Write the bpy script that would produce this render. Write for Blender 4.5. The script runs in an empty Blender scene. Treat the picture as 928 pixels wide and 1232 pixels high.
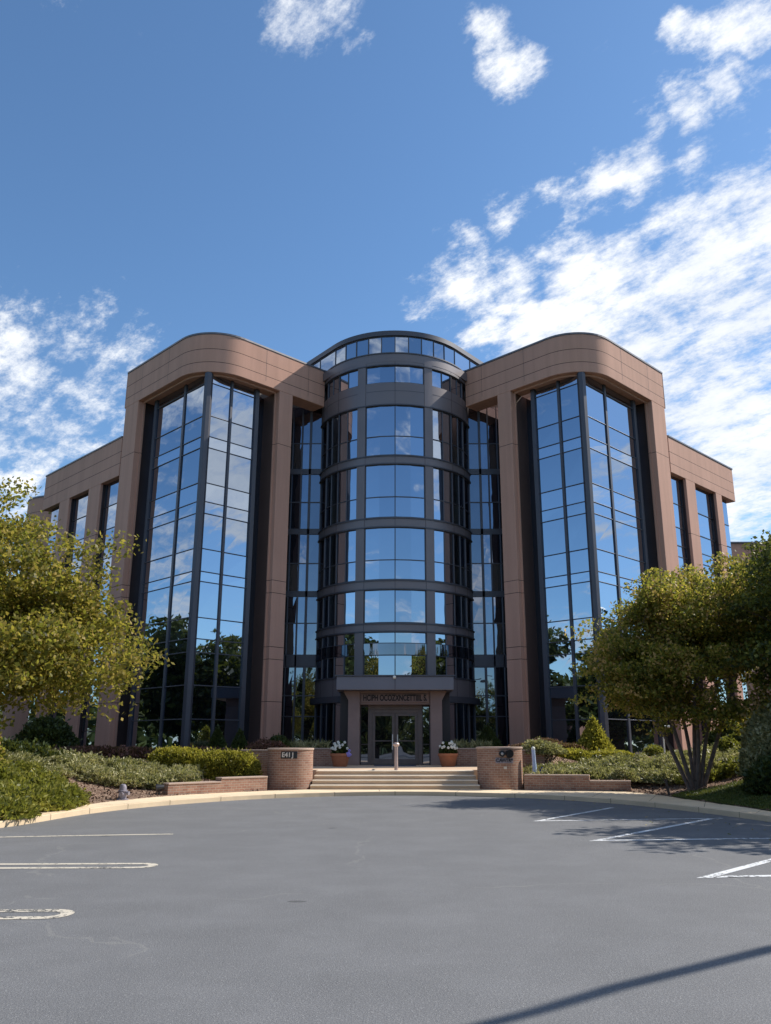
import bpy, math, random
import numpy as np
from mathutils import Vector, noise as mnoise
sc = bpy.context.scene
col = sc.collection
q = math.sqrt(.5)
R = math.radians
ORG = {}

# ------------------------------------------------------------------ helpers
class MB:
    def __init__(s): s.v=[]; s.f=[]
    def poly(s, pts):
        n=len(s.v); s.v += [tuple(p) for p in pts]; s.f.append(tuple(range(n,n+len(pts))))
    def box(s, x0,x1,y0,y1,z0,z1):
        s.prism([(x0,y0),(x1,y0),(x1,y1),(x0,y1)], z0, z1)
    def prism(s, pts, z0, z1):
        n=len(s.v); k=len(pts)
        a=sum(pts[i][0]*pts[(i+1)%k][1]-pts[(i+1)%k][0]*pts[i][1] for i in range(k))
        if a<0: pts=pts[::-1]
        s.v += [(p[0],p[1],z0) for p in pts]+[(p[0],p[1],z1) for p in pts]
        s.f.append(tuple(range(n+k-1,n-1,-1))); s.f.append(tuple(range(n+k,n+2*k)))
        for i in range(k):
            j=(i+1)%k; s.f.append((n+i,n+j,n+k+j,n+k+i))
    def strip(s, outer, inner, z0, z1):
        """closed band between two open plan paths; outward side = outer"""
        n=len(s.v); k=len(outer)
        for p,r in zip(outer,inner):
            s.v += [(p[0],p[1],z0),(p[0],p[1],z1),(r[0],r[1],z1),(r[0],r[1],z0)]
        for i in range(k-1):
            a=n+4*i; b=a+4
            for e in range(4):
                g=(e+1)%4
                s.f.append((a+e,b+e,b+g,a+g))
        s.f.append((n+3,n+2,n+1,n)); e=n+4*(k-1); s.f.append((e,e+1,e+2,e+3))
    def bar(s, a, b, wx, wy, up=(0,0,1)):
        a=Vector(a); b=Vector(b); d=(b-a).normalized(); u=Vector(up)
        if abs(d.dot(u))>.98: u=Vector((0,1,0))
        e=d.cross(u).normalized(); g=e.cross(d)
        n=len(s.v)
        for p in (a,b):
            for i,j in ((-1,-1),(1,-1),(1,1),(-1,1)):
                s.v.append(tuple(p+e*i*wx/2+g*j*wy/2))
        s.f += [(n+3,n+2,n+1,n),(n+4,n+5,n+6,n+7)]
        for i in range(4):
            j=(i+1)%4; s.f.append((n+i,n+j,n+4+j,n+4+i))
    def tube(s, pts, rad, seg=8, cap=True):
        pts=[Vector(p) for p in pts]; n=len(s.v); m=len(pts)
        for i,p in enumerate(pts):
            d=(pts[min(i+1,m-1)]-pts[max(i-1,0)]).normalized()
            u=Vector((0,1,0)) if abs(d.z)>.8 else Vector((0,0,1))
            e=d.cross(u).normalized(); g=e.cross(d)
            for k in range(seg):
                t=2*math.pi*k/seg
                s.v.append(tuple(p+(e*math.cos(t)+g*math.sin(t))*rad[i]))
        for i in range(m-1):
            for k in range(seg):
                a=n+i*seg+k; b=n+i*seg+(k+1)%seg
                s.f.append((a,a+seg,b+seg,b))
        if cap:
            s.f.append(tuple(n+k for k in range(seg))); s.f.append(tuple(n+(m-1)*seg+k for k in range(seg-1,-1,-1)))
    def lathe(s, cx,cy, prof, seg=32, cap=True):
        n=len(s.v); m=len(prof)
        for r,z in prof:
            for k in range(seg):
                t=2*math.pi*k/seg; s.v.append((cx+r*math.cos(t),cy+r*math.sin(t),z))
        for i in range(m-1):
            for k in range(seg):
                a=n+i*seg+k; b=n+i*seg+(k+1)%seg
                s.f.append((a,b,b+seg,a+seg))
        if cap:
            s.f.append(tuple(n+k for k in range(seg-1,-1,-1))); s.f.append(tuple(n+(m-1)*seg+k for k in range(seg)))
    def ball(s, c, r, seg=10, rings=6, zs=1.0):
        prof=[(max(1e-3,r*math.sin(math.pi*i/rings)), c[2]-r*zs*math.cos(math.pi*i/rings)) for i in range(rings+1)]
        s.lathe(c[0],c[1],prof,seg)
    def build(s, name, mat, parent=None, mirror=False, smooth=False, bevel=0):
        o0 = ORG.get(parent,(0,0,0)) if parent is not None else (0,0,0)
        sg=-1 if mirror else 1
        vs=[(sg*x-o0[0],y-o0[1],z-o0[2]) for x,y,z in s.v]
        fs=[f[::-1] for f in s.f] if mirror else s.f
        me=bpy.data.meshes.new(name); me.from_pydata(vs,[],fs); me.update()
        if mat: me.materials.append(mat)
        if smooth:
            me.shade_smooth()
            try: me.set_sharp_from_angle(angle=R(35))
            except Exception: pass
        o=bpy.data.objects.new(name,me); col.objects.link(o)
        if parent is not None: o.parent=parent; ORG[o]=o0
        if bevel:
            b=o.modifiers.new('bevel','BEVEL'); b.width=bevel; b.segments=2; b.limit_method='ANGLE'
        return o

def np_mesh(name, verts, quads, mat, parent=None):
    o0 = ORG.get(parent,(0,0,0)) if parent is not None else (0,0,0)
    verts=np.asarray(verts,dtype=np.float32)-np.array(o0,dtype=np.float32)
    quads=np.asarray(quads,dtype=np.int32)
    me=bpy.data.meshes.new(name)
    me.vertices.add(len(verts)); me.vertices.foreach_set('co',verts.ravel())
    me.loops.add(quads.size); me.loops.foreach_set('vertex_index',quads.ravel())
    me.polygons.add(len(quads)); me.polygons.foreach_set('loop_start',np.arange(0,quads.size,4,dtype=np.int32))
    me.polygons.foreach_set('loop_total',np.full(len(quads),4,dtype=np.int32))
    me.update(calc_edges=True); me.validate()
    me.materials.append(mat)
    o=bpy.data.objects.new(name,me); col.objects.link(o)
    if parent is not None: o.parent=parent; ORG[o]=o0
    return o

def tag(o,label=None,cat=None,group=None,kind=None):
    if label: o['label']=label
    if cat: o['category']=cat
    if group: o['group']=group
    if kind: o['kind']=kind
    return o
def thing(name,loc,label,cat,group=None):
    o=bpy.data.objects.new(name,None); col.objects.link(o); o.location=loc; o.empty_display_size=.3
    ORG[o]=tuple(loc); return tag(o,label,cat,group)
def struct(o): o['kind']='structure'; return o

# ------------------------------------------------------------------ materials
def newmat(name):
    m=bpy.data.materials.new(name); m.use_nodes=True; nt=m.node_tree
    for n in list(nt.nodes): nt.nodes.remove(n)
    out=nt.nodes.new('ShaderNodeOutputMaterial')
    return m,nt,out
def N(nt,t,**k):
    n=nt.nodes.new(t)
    for a,b in k.items(): setattr(n,a,b)
    return n
def noise(nt,vec,scale,detail=4,rough=.55,dim='3D'):
    n=N(nt,'ShaderNodeTexNoise'); n.inputs['Scale'].default_value=scale; n.inputs['Detail'].default_value=detail; n.inputs['Roughness'].default_value=rough
    nt.links.new(vec,n.inputs['Vector']); return n.outputs['Fac']
def ramp(nt,fac,stops):
    r=N(nt,'ShaderNodeValToRGB'); e=r.color_ramp.elements
    while len(e)>1: e.remove(e[0])
    e[0].position=stops[0][0]; e[0].color=(*stops[0][1],1) if len(stops[0][1])==3 else stops[0][1]
    for p,c in stops[1:]:
        x=e.new(p); x.color=(*c,1)
    nt.links.new(fac,r.inputs['Fac']); return r.outputs['Color']
def mth(nt,op,a,b=None,c=None,clamp=False):
    n=N(nt,'ShaderNodeMath',operation=op); n.use_clamp=clamp
    for i,x in enumerate((a,b,c)):
        if x is None: continue
        if isinstance(x,(int,float)): n.inputs[i].default_value=x
        else: nt.links.new(x,n.inputs[i])
    return n.outputs[0]
def mixc(nt,fac,a,b,bt='MIX'):
    n=N(nt,'ShaderNodeMix',data_type='RGBA',blend_type=bt)
    for s,x in ((n.inputs[0],fac),(n.inputs[6],a),(n.inputs[7],b)):
        if isinstance(x,(int,float)): s.default_value=x
        elif isinstance(x,tuple): s.default_value=(*x,1)
        else: nt.links.new(x,s)
    return n.outputs[2]
def pos(nt): return N(nt,'ShaderNodeNewGeometry').outputs['Position']
def bsdf(nt,out,color,rough=.6,metal=0,spec=.5,bump=None,bstr=.3,bdist=.02):
    b=N(nt,'ShaderNodeBsdfPrincipled')
    for k,x in (('Base Color',color),('Roughness',rough),('Metallic',metal)):
        if isinstance(x,(int,float)): b.inputs[k].default_value=x
        elif isinstance(x,tuple): b.inputs[k].default_value=(*x,1)
        else: nt.links.new(x,b.inputs[k])
    b.inputs['Specular IOR Level'].default_value=spec
    if bump is not None:
        u=N(nt,'ShaderNodeBump'); u.inputs['Strength'].default_value=bstr; u.inputs['Distance'].default_value=bdist
        nt.links.new(bump,u.inputs['Height']); nt.links.new(u.outputs[0],b.inputs['Normal'])
    nt.links.new(b.outputs[0],out.inputs['Surface']); return b
def simple(name,c,rough=.6,metal=0,spec=.5,var=.12,scale=3,bstr=.15,bs=60):
    m,nt,out=newmat(name); p=pos(nt)
    n1=noise(nt,p,scale,5)
    cc=ramp(nt,n1,[(.3,tuple(x*(1-var) for x in c)),(.7,tuple(min(1,x*(1+var)) for x in c))])
    bsdf(nt,out,cc,rough,metal,spec,noise(nt,p,bs,3),bstr,.01); return m

def mat_precast(name,zs,base=(.51,.295,.225)):
    """stone-coloured precast panels with sealant joints at given heights"""
    m,nt,out=newmat(name); p=pos(nt)
    sep=N(nt,'ShaderNodeSeparateXYZ'); nt.links.new(p,sep.inputs[0])
    z=sep.outputs[2]
    # panel tone between joints
    tone=noise(nt,p,.35,3); fine=noise(nt,p,45,3,.7)
    stretch=N(nt,'ShaderNodeMapping'); stretch.inputs['Scale'].default_value=(2.2,2.2,.12); nt.links.new(p,stretch.inputs[0])
    streak=noise(nt,stretch.outputs[0],1.3,5,.6)
    c=ramp(nt,tone,[(.3,tuple(x*.92 for x in base)),(.7,tuple(x*1.07 for x in base))])
    c=mixc(nt,mth(nt,'MULTIPLY',mth(nt,'SUBTRACT',streak,.40,clamp=True),1.7,clamp=True),c,tuple(x*.62 for x in base))
    c=mixc(nt,.35,c,ramp(nt,fine,[(.3,tuple(x*.75 for x in base)),(.7,tuple(min(1,x*1.22) for x in base))]))
    j=None
    for zz in zs:
        d=mth(nt,'COMPARE',z,zz,.014)
        j=d if j is None else mth(nt,'MAXIMUM',j,d)
    # vertical joints along the two wall directions
    c=mixc(nt,j,c,(.05,.035,.03))
    h=mth(nt,'SUBTRACT',mth(nt,'MULTIPLY',fine,.15),j)
    bsdf(nt,out,c,.85,0,.25,h,.5,.02); return m

def mat_brick(name):
    m,nt,out=newmat(name)
    tc=N(nt,'ShaderNodeUVMap'); tc.uv_map='UVMap'
    b=N(nt,'ShaderNodeTexBrick'); nt.links.new(tc.outputs[0],b.inputs['Vector'])
    b.inputs['Scale'].default_value=1; b.inputs['Brick Width'].default_value=.2; b.inputs['Row Height'].default_value=.075
    b.inputs['Mortar Size'].default_value=.008; b.inputs['Color1'].default_value=(.30,.155,.11,1); b.inputs['Color2'].default_value=(.39,.23,.165,1); b.inputs['Mortar'].default_value=(.42,.34,.28,1)
    p=pos(nt); n1=noise(nt,p,3,4); 
    c=mixc(nt,.6,b.outputs['Color'],ramp(nt,n1,[(.3,(.6,.6,.6)),(.7,(1,1,1))]),'MULTIPLY')
    h=mth(nt,'ADD',mth(nt,'MULTIPLY',b.outputs['Fac'],-1),mth(nt,'MULTIPLY',noise(nt,p,60,3),.4))
    bsdf(nt,out,c,.9,0,.2,h,.8,.008); return m

def mat_glass(name,tint=(.41,.475,.57),body=(.010,.012,.018),refl=.80,wave=.0035):
    m,nt,out=newmat(name); p=pos(nt)
    u=N(nt,'ShaderNodeBump'); u.inputs['Strength'].default_value=1; u.inputs['Distance'].default_value=wave
    nt.links.new(noise(nt,p,.9,1,.4),u.inputs['Height'])
    g=N(nt,'ShaderNodeBsdfGlossy'); g.inputs['Roughness'].default_value=.012; g.inputs['Color'].default_value=(*tint,1)
    nt.links.new(u.outputs[0],g.inputs['Normal'])
    d=N(nt,'ShaderNodeBsdfDiffuse'); gi=N(nt,'ShaderNodeNewGeometry')
    nt.links.new(ramp(nt,gi.outputs['Random Per Island'],[(.55,body),(.75,(.06,.056,.05)),(.95,(.12,.115,.10))]),d.inputs['Color'])
    lw=N(nt,'ShaderNodeLayerWeight'); lw.inputs['Blend'].default_value=.35
    f=mth(nt,'MULTIPLY_ADD',lw.outputs['Fresnel'],.5,refl,clamp=True)
    geo=N(nt,'ShaderNodeNewGeometry')
    f=mth(nt,'MULTIPLY',f,mth(nt,'MULTIPLY_ADD',geo.outputs['Random Per Island'],.16,.9),clamp=True)
    mx=N(nt,'ShaderNodeMixShader'); nt.links.new(f,mx.inputs[0]); nt.links.new(d.outputs[0],mx.inputs[1]); nt.links.new(g.outputs[0],mx.inputs[2])
    nt.links.new(mx.outputs[0],out.inputs['Surface']); return m

def mat_leaf(name,cols,trans=.3,rough=.5):
    m,nt,out=newmat(name)
    geo=N(nt,'ShaderNodeNewGeometry'); rnd=geo.outputs['Random Per Island']
    p=pos(nt); n1=noise(nt,p,.9,2)
    f=mth(nt,'MULTIPLY_ADD',mth(nt,'SUBTRACT',n1,.5),.9,rnd,clamp=True)
    k=len(cols)
    c=ramp(nt,f,[(i/(k-1) if k>1 else 0,x) for i,x in enumerate(cols)])
    b=N(nt,'ShaderNodeBsdfPrincipled'); nt.links.new(c,b.inputs['Base Color']); b.inputs['Roughness'].default_value=rough; b.inputs['Specular IOR Level'].default_value=.35
    t=N(nt,'ShaderNodeBsdfTranslucent'); nt.links.new(mixc(nt,.4,c,(.38,.40,.045),'MIX'),t.inputs['Color'])
    mx=N(nt,'ShaderNodeMixShader'); mx.inputs[0].default_value=trans
    nt.links.new(b.outputs[0],mx.inputs[1]); nt.links.new(t.outputs[0],mx.inputs[2]); nt.links.new(mx.outputs[0],out.inputs['Surface']); return m

def mat_asphalt():
    m,nt,out=newmat('asphalt'); p=pos(nt)
    fine=noise(nt,p,70,3,.75); mid=noise(nt,p,9,4,.6); big=noise(nt,p,.33,5,.6)
    mp=N(nt,'ShaderNodeMapping'); mp.inputs['Scale'].default_value=(.16,1.1,1); nt.links.new(p,mp.inputs[0])
    smear=noise(nt,mp.outputs[0],1.0,6,.6); wear=noise(nt,p,.9,7,.65)
    a=(.142,.143,.149)
    c=ramp(nt,big,[(.3,tuple(x*.78 for x in a)),(.7,tuple(x*1.18 for x in a))])
    c=mixc(nt,.5,c,ramp(nt,smear,[(.3,tuple(x*.8 for x in a)),(.55,a),(.75,tuple(x*1.35 for x in a))]))
    c=mixc(nt,.45,c,ramp(nt,wear,[(.36,tuple(x*.72 for x in a)),(.5,a),(.64,tuple(x*1.38 for x in a))]))
    c=mixc(nt,.48,c,ramp(nt,fine,[(.30,(.04,.04,.042)),(.5,a),(.68,(.27,.27,.27))]))
    v=N(nt,'ShaderNodeTexVoronoi',feature='F1'); v.inputs['Scale'].default_value=120; nt.links.new(p,v.inputs['Vector'])
    sp=N(nt,'ShaderNodeSeparateColor'); nt.links.new(v.outputs['Color'],sp.inputs[0])
    c=mixc(nt,mth(nt,'MULTIPLY',mth(nt,'GREATER_THAN',sp.outputs[0],.95),.3),c,(.36,.355,.35))
    # thin filled cracks
    w=N(nt,'ShaderNodeTexVoronoi',feature='DISTANCE_TO_EDGE'); w.inputs['Scale'].default_value=.16
    wm=N(nt,'ShaderNodeVectorMath',operation='ADD'); nz=N(nt,'ShaderNodeTexNoise'); nz.inputs['Scale'].default_value=1.1; nz.inputs['Detail'].default_value=6; nt.links.new(p,nz.inputs['Vector'])
    nt.links.new(p,wm.inputs[0]); nt.links.new(nz.outputs['Color'],wm.inputs[1]); nt.links.new(wm.outputs[0],w.inputs['Vector'])
    cr=mth(nt,'MULTIPLY',mth(nt,'LESS_THAN',w.outputs['Distance'],.0030),mth(nt,'GREATER_THAN',noise(nt,p,.5,2),.50))
    c=mixc(nt,mth(nt,'MULTIPLY',cr,.3),c,(.24,.235,.22))
    # oil drops and small tar marks
    v2=N(nt,'ShaderNodeTexVoronoi',feature='F1'); v2.inputs['Scale'].default_value=.55; nt.links.new(wm.outputs[0],v2.inputs['Vector'])
    c=mixc(nt,mth(nt,'MULTIPLY',mth(nt,'LESS_THAN',v2.outputs['Distance'],.045),.55),c,(.03,.03,.03))
    bsdf(nt,out,c,.82,0,.35,mth(nt,'ADD',fine,mth(nt,'MULTIPLY',v.outputs['Distance'],.8)),.55,.006); return m

def mat_paint(name,c):
    m,nt,out=newmat(name); p=pos(nt)
    w=noise(nt,p,14,6,.75); w2=noise(nt,p,1.2,3)
    f=mth(nt,'GREATER_THAN',mth(nt,'ADD',w,mth(nt,'MULTIPLY',w2,.45)),.66)
    cc=mixc(nt,f,(.11,.11,.11),c)
    bsdf(nt,out,mixc(nt,.3,cc,ramp(nt,noise(nt,p,60,3,.7),[(.3,(.3,.3,.3)),(.7,(1,1,1))]),'MULTIPLY'),.7,0,.3); return m

def mat_concrete(name,a,joint=None):
    m,nt,out=newmat(name); p=pos(nt)
    c=ramp(nt,noise(nt,p,1.1,5),[(.3,tuple(x*.85 for x in a)),(.7,tuple(x*1.08 for x in a))])
    c=mixc(nt,.3,c,ramp(nt,noise(nt,p,55,3,.7),[(.3,tuple(x*.7 for x in a)),(.7,tuple(min(1,x*1.2) for x in a))]))
    bsdf(nt,out,c,.85,0,.25,noise(nt,p,80,3),.3,.004); return m

def mat_mulch():
    m,nt,out=newmat('mulch'); p=pos(nt)
    v=N(nt,'ShaderNodeTexVoronoi',feature='F1'); v.inputs['Scale'].default_value=22
    mp=N(nt,'ShaderNodeMapping'); mp.inputs['Scale'].default_value=(1,1.7,1); nt.links.new(p,mp.inputs[0]); nt.links.new(mp.outputs[0],v.inputs['Vector'])
    sp=N(nt,'ShaderNodeSeparateColor'); nt.links.new(v.outputs['Color'],sp.inputs[0])
    c=ramp(nt,sp.outputs[0],[(0,(.10,.055,.04)),(.45,(.24,.15,.11)),(.8,(.38,.27,.20)),(1,(.5,.38,.28))])
    c=mixc(nt,.5,c,ramp(nt,noise(nt,p,.8,4),[(.3,(.5,.5,.5)),(.7,(1,1,1))]),'MULTIPLY')
    bsdf(nt,out,c,.95,0,.1,mth(nt,'ADD',v.outputs['Distance'],sp.outputs[1]),.9,.03); return m

M={}
M['precast']=mat_precast('tower_precast',[20.3,19.6,16.2,9.21,8.6,6.02,5.44,3.49])
M['precast_wing']=mat_precast('wing_precast',[16.6,15.95,12.4,8.9,5.4])
M['brick']=mat_brick('planter_brick')
M['glass']=mat_glass('mirror_glass')
M['glass2']=mat_glass('drum_glass',(.42,.49,.60),(.008,.009,.014),.80)
M['glasslink']=mat_glass('link_glass',(.36,.42,.54),(.008,.009,.014),.55,.012)
M['glassdark']=mat_glass('smoked_glass',(.30,.33,.40),(.012,.012,.018),.62,.008)
M['mullion']=simple('mullion_metal',(.075,.075,.092),.45,.3,.5,.06,1,.03)
M['darkmetal']=simple('dark_bronze_metal',(.05,.037,.038),.35,.2,.4,.1,1,.03)
M['lining']=simple('brown_metal_lining',(.11,.07,.06),.5,.1,.4,.08,1,.03)
M['clad']=simple('grey_cladding',(.17,.148,.158),.42,.25,.5,.05,.5,.02,2)
M['coping']=simple('coping_metal',(.16,.15,.16),.45,.5)
M['canopy']=simple('canopy_metal',(.17,.16,.185),.42,.3,.5,.05,1,.02)
M['entry']=simple('entry_stone',(.27,.19,.17),.8,0,.3,.08,2,.2,60)
M['doorframe']=simple('door_frame_metal',(.15,.115,.105),.45,.3)
M['asphalt']=mat_asphalt()
M['white']=mat_paint('white_line_paint',(.72,.73,.74)); M['cream']=mat_paint('cream_line_paint',(.62,.56,.46))
M['walk']=mat_concrete('sidewalk_concrete',(.74,.59,.41)); M['kerb']=mat_concrete('kerb_concrete',(.68,.53,.36)); M['step']=mat_concrete('step_concrete',(.60,.44,.31))
M['nosing']=mat_concrete('sunlit_nosing_concrete',(.78,.66,.52))  # paler than the steps: sunlight on the tread edges put into the colour
M['cap']=mat_concrete('cap_stone',(.44,.33,.27))
M['mulch']=mat_mulch()
M['ground']=simple('far_grass',(.05,.075,.025),.9,0,.1,.3,.5,.4,20)
M['grass']=mat_leaf('grass_blades',[(.035,.055,.012),(.07,.10,.02),(.12,.13,.03)],.25)
M['lawn']=simple('lawn_soil',(.05,.06,.02),.95,0,.1,.3,3,.3,30)
M['bark']=simple('bark',(.10,.075,.062),.9,0,.2,.35,9,.6,35)
M['barkpale']=simple('pale_bark',(.17,.13,.11),.85,0,.2,.3,5,.5,30)
M['leaf_l']=mat_leaf('leaf_olive_yellow',[(.055,.058,.014),(.135,.132,.024),(.23,.205,.035),(.36,.265,.045),(.50,.36,.09)],.55)
M['leaf_r']=mat_leaf('leaf_turning',[(.05,.062,.015),(.14,.146,.026),(.25,.24,.04),(.42,.32,.05),(.66,.40,.18)],.55)
M['leaf_d']=mat_leaf('leaf_dark_green',[(.018,.032,.012),(.04,.06,.018),(.08,.105,.025)],.22)
M['leaf_m']=mat_leaf('leaf_mid_green',[(.02,.035,.012),(.06,.08,.02),(.12,.14,.03),(.26,.24,.04)],.35)
M['leaf_ring']=mat_leaf('leaf_ring',[(.02,.035,.012),(.045,.065,.016),(.09,.10,.02)],.25)
M['juniper']=mat_leaf('juniper_green',[(.09,.105,.045),(.25,.24,.11),(.41,.38,.19),(.54,.48,.27)],.35)
M['juniper2']=mat_leaf('juniper_yellow',[(.08,.095,.02),(.21,.215,.04),(.38,.34,.07)],.4)
M['hedge']=mat_leaf('hedge_gold',[(.12,.115,.02),(.32,.28,.035),(.60,.50,.08)],.45)
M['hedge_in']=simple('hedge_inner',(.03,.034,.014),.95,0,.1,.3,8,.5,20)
M['barberry']=mat_leaf('barberry_red',[(.07,.03,.026),(.17,.07,.06),(.28,.13,.10)],.25)
M['terracotta']=simple('terracotta',(.42,.165,.085),.75,0,.3,.1,6,.2,50)
M['soil']=simple('soil',(.04,.028,.02),.95)
M['petalw']=simple('white_petals',(.75,.75,.68),.6,0,.3,.08,20)
M['petalp']=simple('violet_petals',(.34,.28,.68),.6,0,.3,.15,20)
M['postmetal']=simple('rail_metal',(.42,.33,.31),.4,.3)
M['steel']=simple('brushed_steel',(.55,.53,.53),.3,.8)
M['plate']=simple('black_plate',(.012,.012,.014),.4)
M['ink']=simple('sign_ink',(.022,.014,.014),.5,0,.4,.1)
M['pale']=simple('pale_letter',(.55,.52,.48),.5)
M['bluepost']=simple('blue_post',(.42,.52,.72),.45)
M['navy']=simple('navy_cloth',(.03,.04,.09),.8)
M['hydrant']=simple('hydrant_grey',(.24,.22,.26),.5,.1,.4,.2,14)
M['lamp']=simple('lamp_metal',(.2,.2,.2),.5,.4)
M['roof']=simple('roof_gravel',(.2,.19,.18),.95)
M['pinkwall']=simple('far_brick',(.34,.20,.16),.9)

# brick UVs: u = run along wall, v = height
def brick_uv(o, cyl=None):
    me=o.data; uv=me.uv_layers.new(name='UVMap')
    for p in me.polygons:
        n=p.normal
        for li in p.loop_indices:
            c=me.vertices[me.loops[li].vertex_index].co
            if cyl:
                a=math.atan2(c.y-cyl[1],c.x-cyl[0])
                ac=math.atan2(p.center.y-cyl[1],p.center.x-cyl[0])
                if a-ac>math.pi: a-=2*math.pi
                if a-ac<-math.pi: a+=2*math.pi
                u=a*cyl[2]; v=c.z
                if abs(n.z)>.7: u,v=c.x,c.y
            elif abs(n.z)>.7: u,v=c.x,c.y
            else:
                t=Vector((-n.y,n.x,0)).normalized(); u=c.x*t.x+c.y*t.y; v=c.z
            uv.data[li].uv=(u,v)

# ------------------------------------------------------------------ ground outline
def catmull(P,n=8):
    out=[]
    for i in range(len(P)-1):
        p0=P[max(i-1,0)];p1=P[i];p2=P[i+1];p3=P[min(i+2,len(P)-1)]
        for k in range(n):
            t=k/n
            out.append(tuple(.5*((2*p1[a])+(-p0[a]+p2[a])*t+(2*p0[a]-5*p1[a]+4*p2[a]-p3[a])*t*t+(-p0[a]+3*p1[a]-3*p2[a]+p3[a])*t**3) for a in (0,1)))
    out.append(P[-1]); return out
KP=[(-11.5,-30),(-11.5,-5),(-11.4,6),(-10.6,12.3),(-8.8,15.1),(-7.75,17.6),(-7.25,20.9),(-6.1,23.8),(-3.66,26.75),(0,28.15),(3.69,26.98),(6.02,24.5),(7.35,21.3),(8.1,18.4),(9.2,15.9),(10.8,12.6),(11.5,6),(11.5,-5),(11.5,-30)]
IP=[(-12.1,-30),(-12.1,-5),(-12.0,6),(-11.2,12.5),(-9.4,15.5),(-8.3,17.9),(-7.9,21.2),(-7.2,24.6),(-4.9,28.0),(0,30.6),(4.3,29.1),(7.4,27.9),(8.2,23.2),(8.75,19.0),(9.8,16.3),(11.4,12.9),(12.1,6),(12.1,-5),(12.1,-30)]
K=catmull(KP); I=catmull(IP)
Ka=np.array(K); Ia=np.array(I)
def offset(path,d):
    out=[]
    for i,p in enumerate(path):
        a=path[max(i-1,0)]; b=path[min(i+1,len(path)-1)]
        dx,dy=b[0]-a[0],b[1]-a[1]; l=math.hypot(dx,dy)
        out.append((p[0]-dy/l*d,p[1]+dx/l*d))   # left of travel = outside the lot
    return out
def dist_out(x,y):
    """distance outside inner walk line (0 when inside)"""
    P=np.stack([x,y],-1)[...,None,:]; A=Ia[:-1]; B=Ia[1:]
    AB=B-A; t=np.clip(((P-A)*AB).sum(-1)/(AB*AB).sum(-1),0,1)
    C=A+t[...,None]*AB; D=np.sqrt(((P-C)**2).sum(-1)); k=D.argmin(-1); d=np.take_along_axis(D,k[...,None],-1)[...,0]
    cr=AB[k,0]*(y-A[k,1])-AB[k,1]*(x-A[k,0])
    return np.where(cr>0,d,-d)
def sm(t): t=np.clip(t,0,1); return t*t*(3-2*t)
LW=[(-6.75,26.0),(-4.2,28.7)]; RW=[(4.3,29.05),(7.6,28.15)]
def height(x,y):
    x=np.asarray(x,float); y=np.asarray(y,float)
    d=dist_out(x,y)
    h=.13+.95*sm(d/5.5)
    h=np.where(d<-.1,-.25,h)
    # soil held behind the low brick walls
    lw=(x>-6.9)&(x<-4.2)&((y-26.0)-(x+6.75)*1.06>.25)&(y<31.2); h=np.where(lw,np.maximum(h,.42),h)
    rw=(x>4.2)&(x<7.7)&(y>29.25-(x-4.3)*.27)&(y<31.4); h=np.where(rw,np.maximum(h,.42),h)
    ax=np.abs(x)
    up=(ax>4.35)&(ax<5.6)&(y>31.2); h=np.where(up,np.maximum(h,1.22-.0*ax),h)
    up2=(ax>=5.6)&(y>31.3)&(ax<7); h=np.where(up2,np.maximum(h,1.22-(ax-5.6)*.2),h)
    pl=(ax<4.45)&(y>28.9)&(y<36.3); h=np.where(pl,-.3,h)
    pl=(ax<2.65)&(y>28.9); h=np.where(pl,-.3,h)
    up=(ax>=2.65)&(ax<5)&(y>=36.3); h=np.where(up,1.25,h)
    bump=.03*np.sin(x*2.1+y*1.3)*np.cos(y*1.7-x*.6)
    return h+np.where(d>.3,bump,0)
def hz(x,y): return float(height(np.array([x]),np.array([y]))[0])

def grid(name,x0,x1,y0,y1,st,mat,zoff=0,mask=None):
    xs=np.arange(x0,x1+1e-6,st); ys=np.arange(y0,y1+1e-6,st)
    X,Y=np.meshgrid(xs,ys,indexing='ij'); Z=height(X,Y)+zoff
    nv=np.stack([X,Y,Z],-1).reshape(-1,3); ny=len(ys)
    i,j=np.meshgrid(np.arange(len(xs)-1),np.arange(ny-1),indexing='ij'); a=(i*ny+j).ravel()
    qd=np.stack([a,a+ny,a+ny+1,a+1],-1)
    if mask is not None:
        cx=(xs[:-1]+st/2)[i.ravel()]; cy=(ys[:-1]+st/2)[j.ravel()]
        qd=qd[mask(cx,cy)]
    o=np_mesh(name,nv,qd,mat); o.data.shade_smooth(); return o

g=MB(); g.poly([(-900,-900,-.32),(900,-900,-.32),(900,900,-.32),(-900,900,-.32)]); struct(g.build('ground',M['ground']))
# lot: one sheet bounded by the kerb line, running back behind the camera
g=MB(); lot=K[::-1]
n=len(K)
# triangulated fan rows (left/right pairs by index)
half=n//2
pts=[(x,y,0) for x,y in K]
for i in range(half):
    a,b=pts[i],pts[i+1]; c,d=pts[n-2-i],pts[n-1-i]
    if i+1==n-2-i: g.poly([a,d,b][::1] if False else [a,d,b])
    else: g.poly([a,d,c,b])
struct(g.build('parking_lot',M['asphalt']))
g=MB(); g.poly([(-60,-75,-.004),(60,-75,-.004),(60,-30,-.004),(-60,-30,-.004)]); struct(g.build('road',M['asphalt']))
# kerb (real step) and gutter lip
g=MB(); g.strip(offset(K,.16)[::-1],K[::-1],-.3,.125); struct(g.build('kerb',M['kerb'],bevel=.015))
# sidewalk slab between kerb and inner line
g=MB(); ko=offset(K,.163)
for i in range(n-1):
    g.poly([(ko[i][0],ko[i][1],.122),(ko[i+1][0],ko[i+1][1],.122),(I[i+1][0],I[i+1][1],.122),(I[i][0],I[i][1],.122)][::-1])
struct(g.build('sidewalk',M['walk']))
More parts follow.
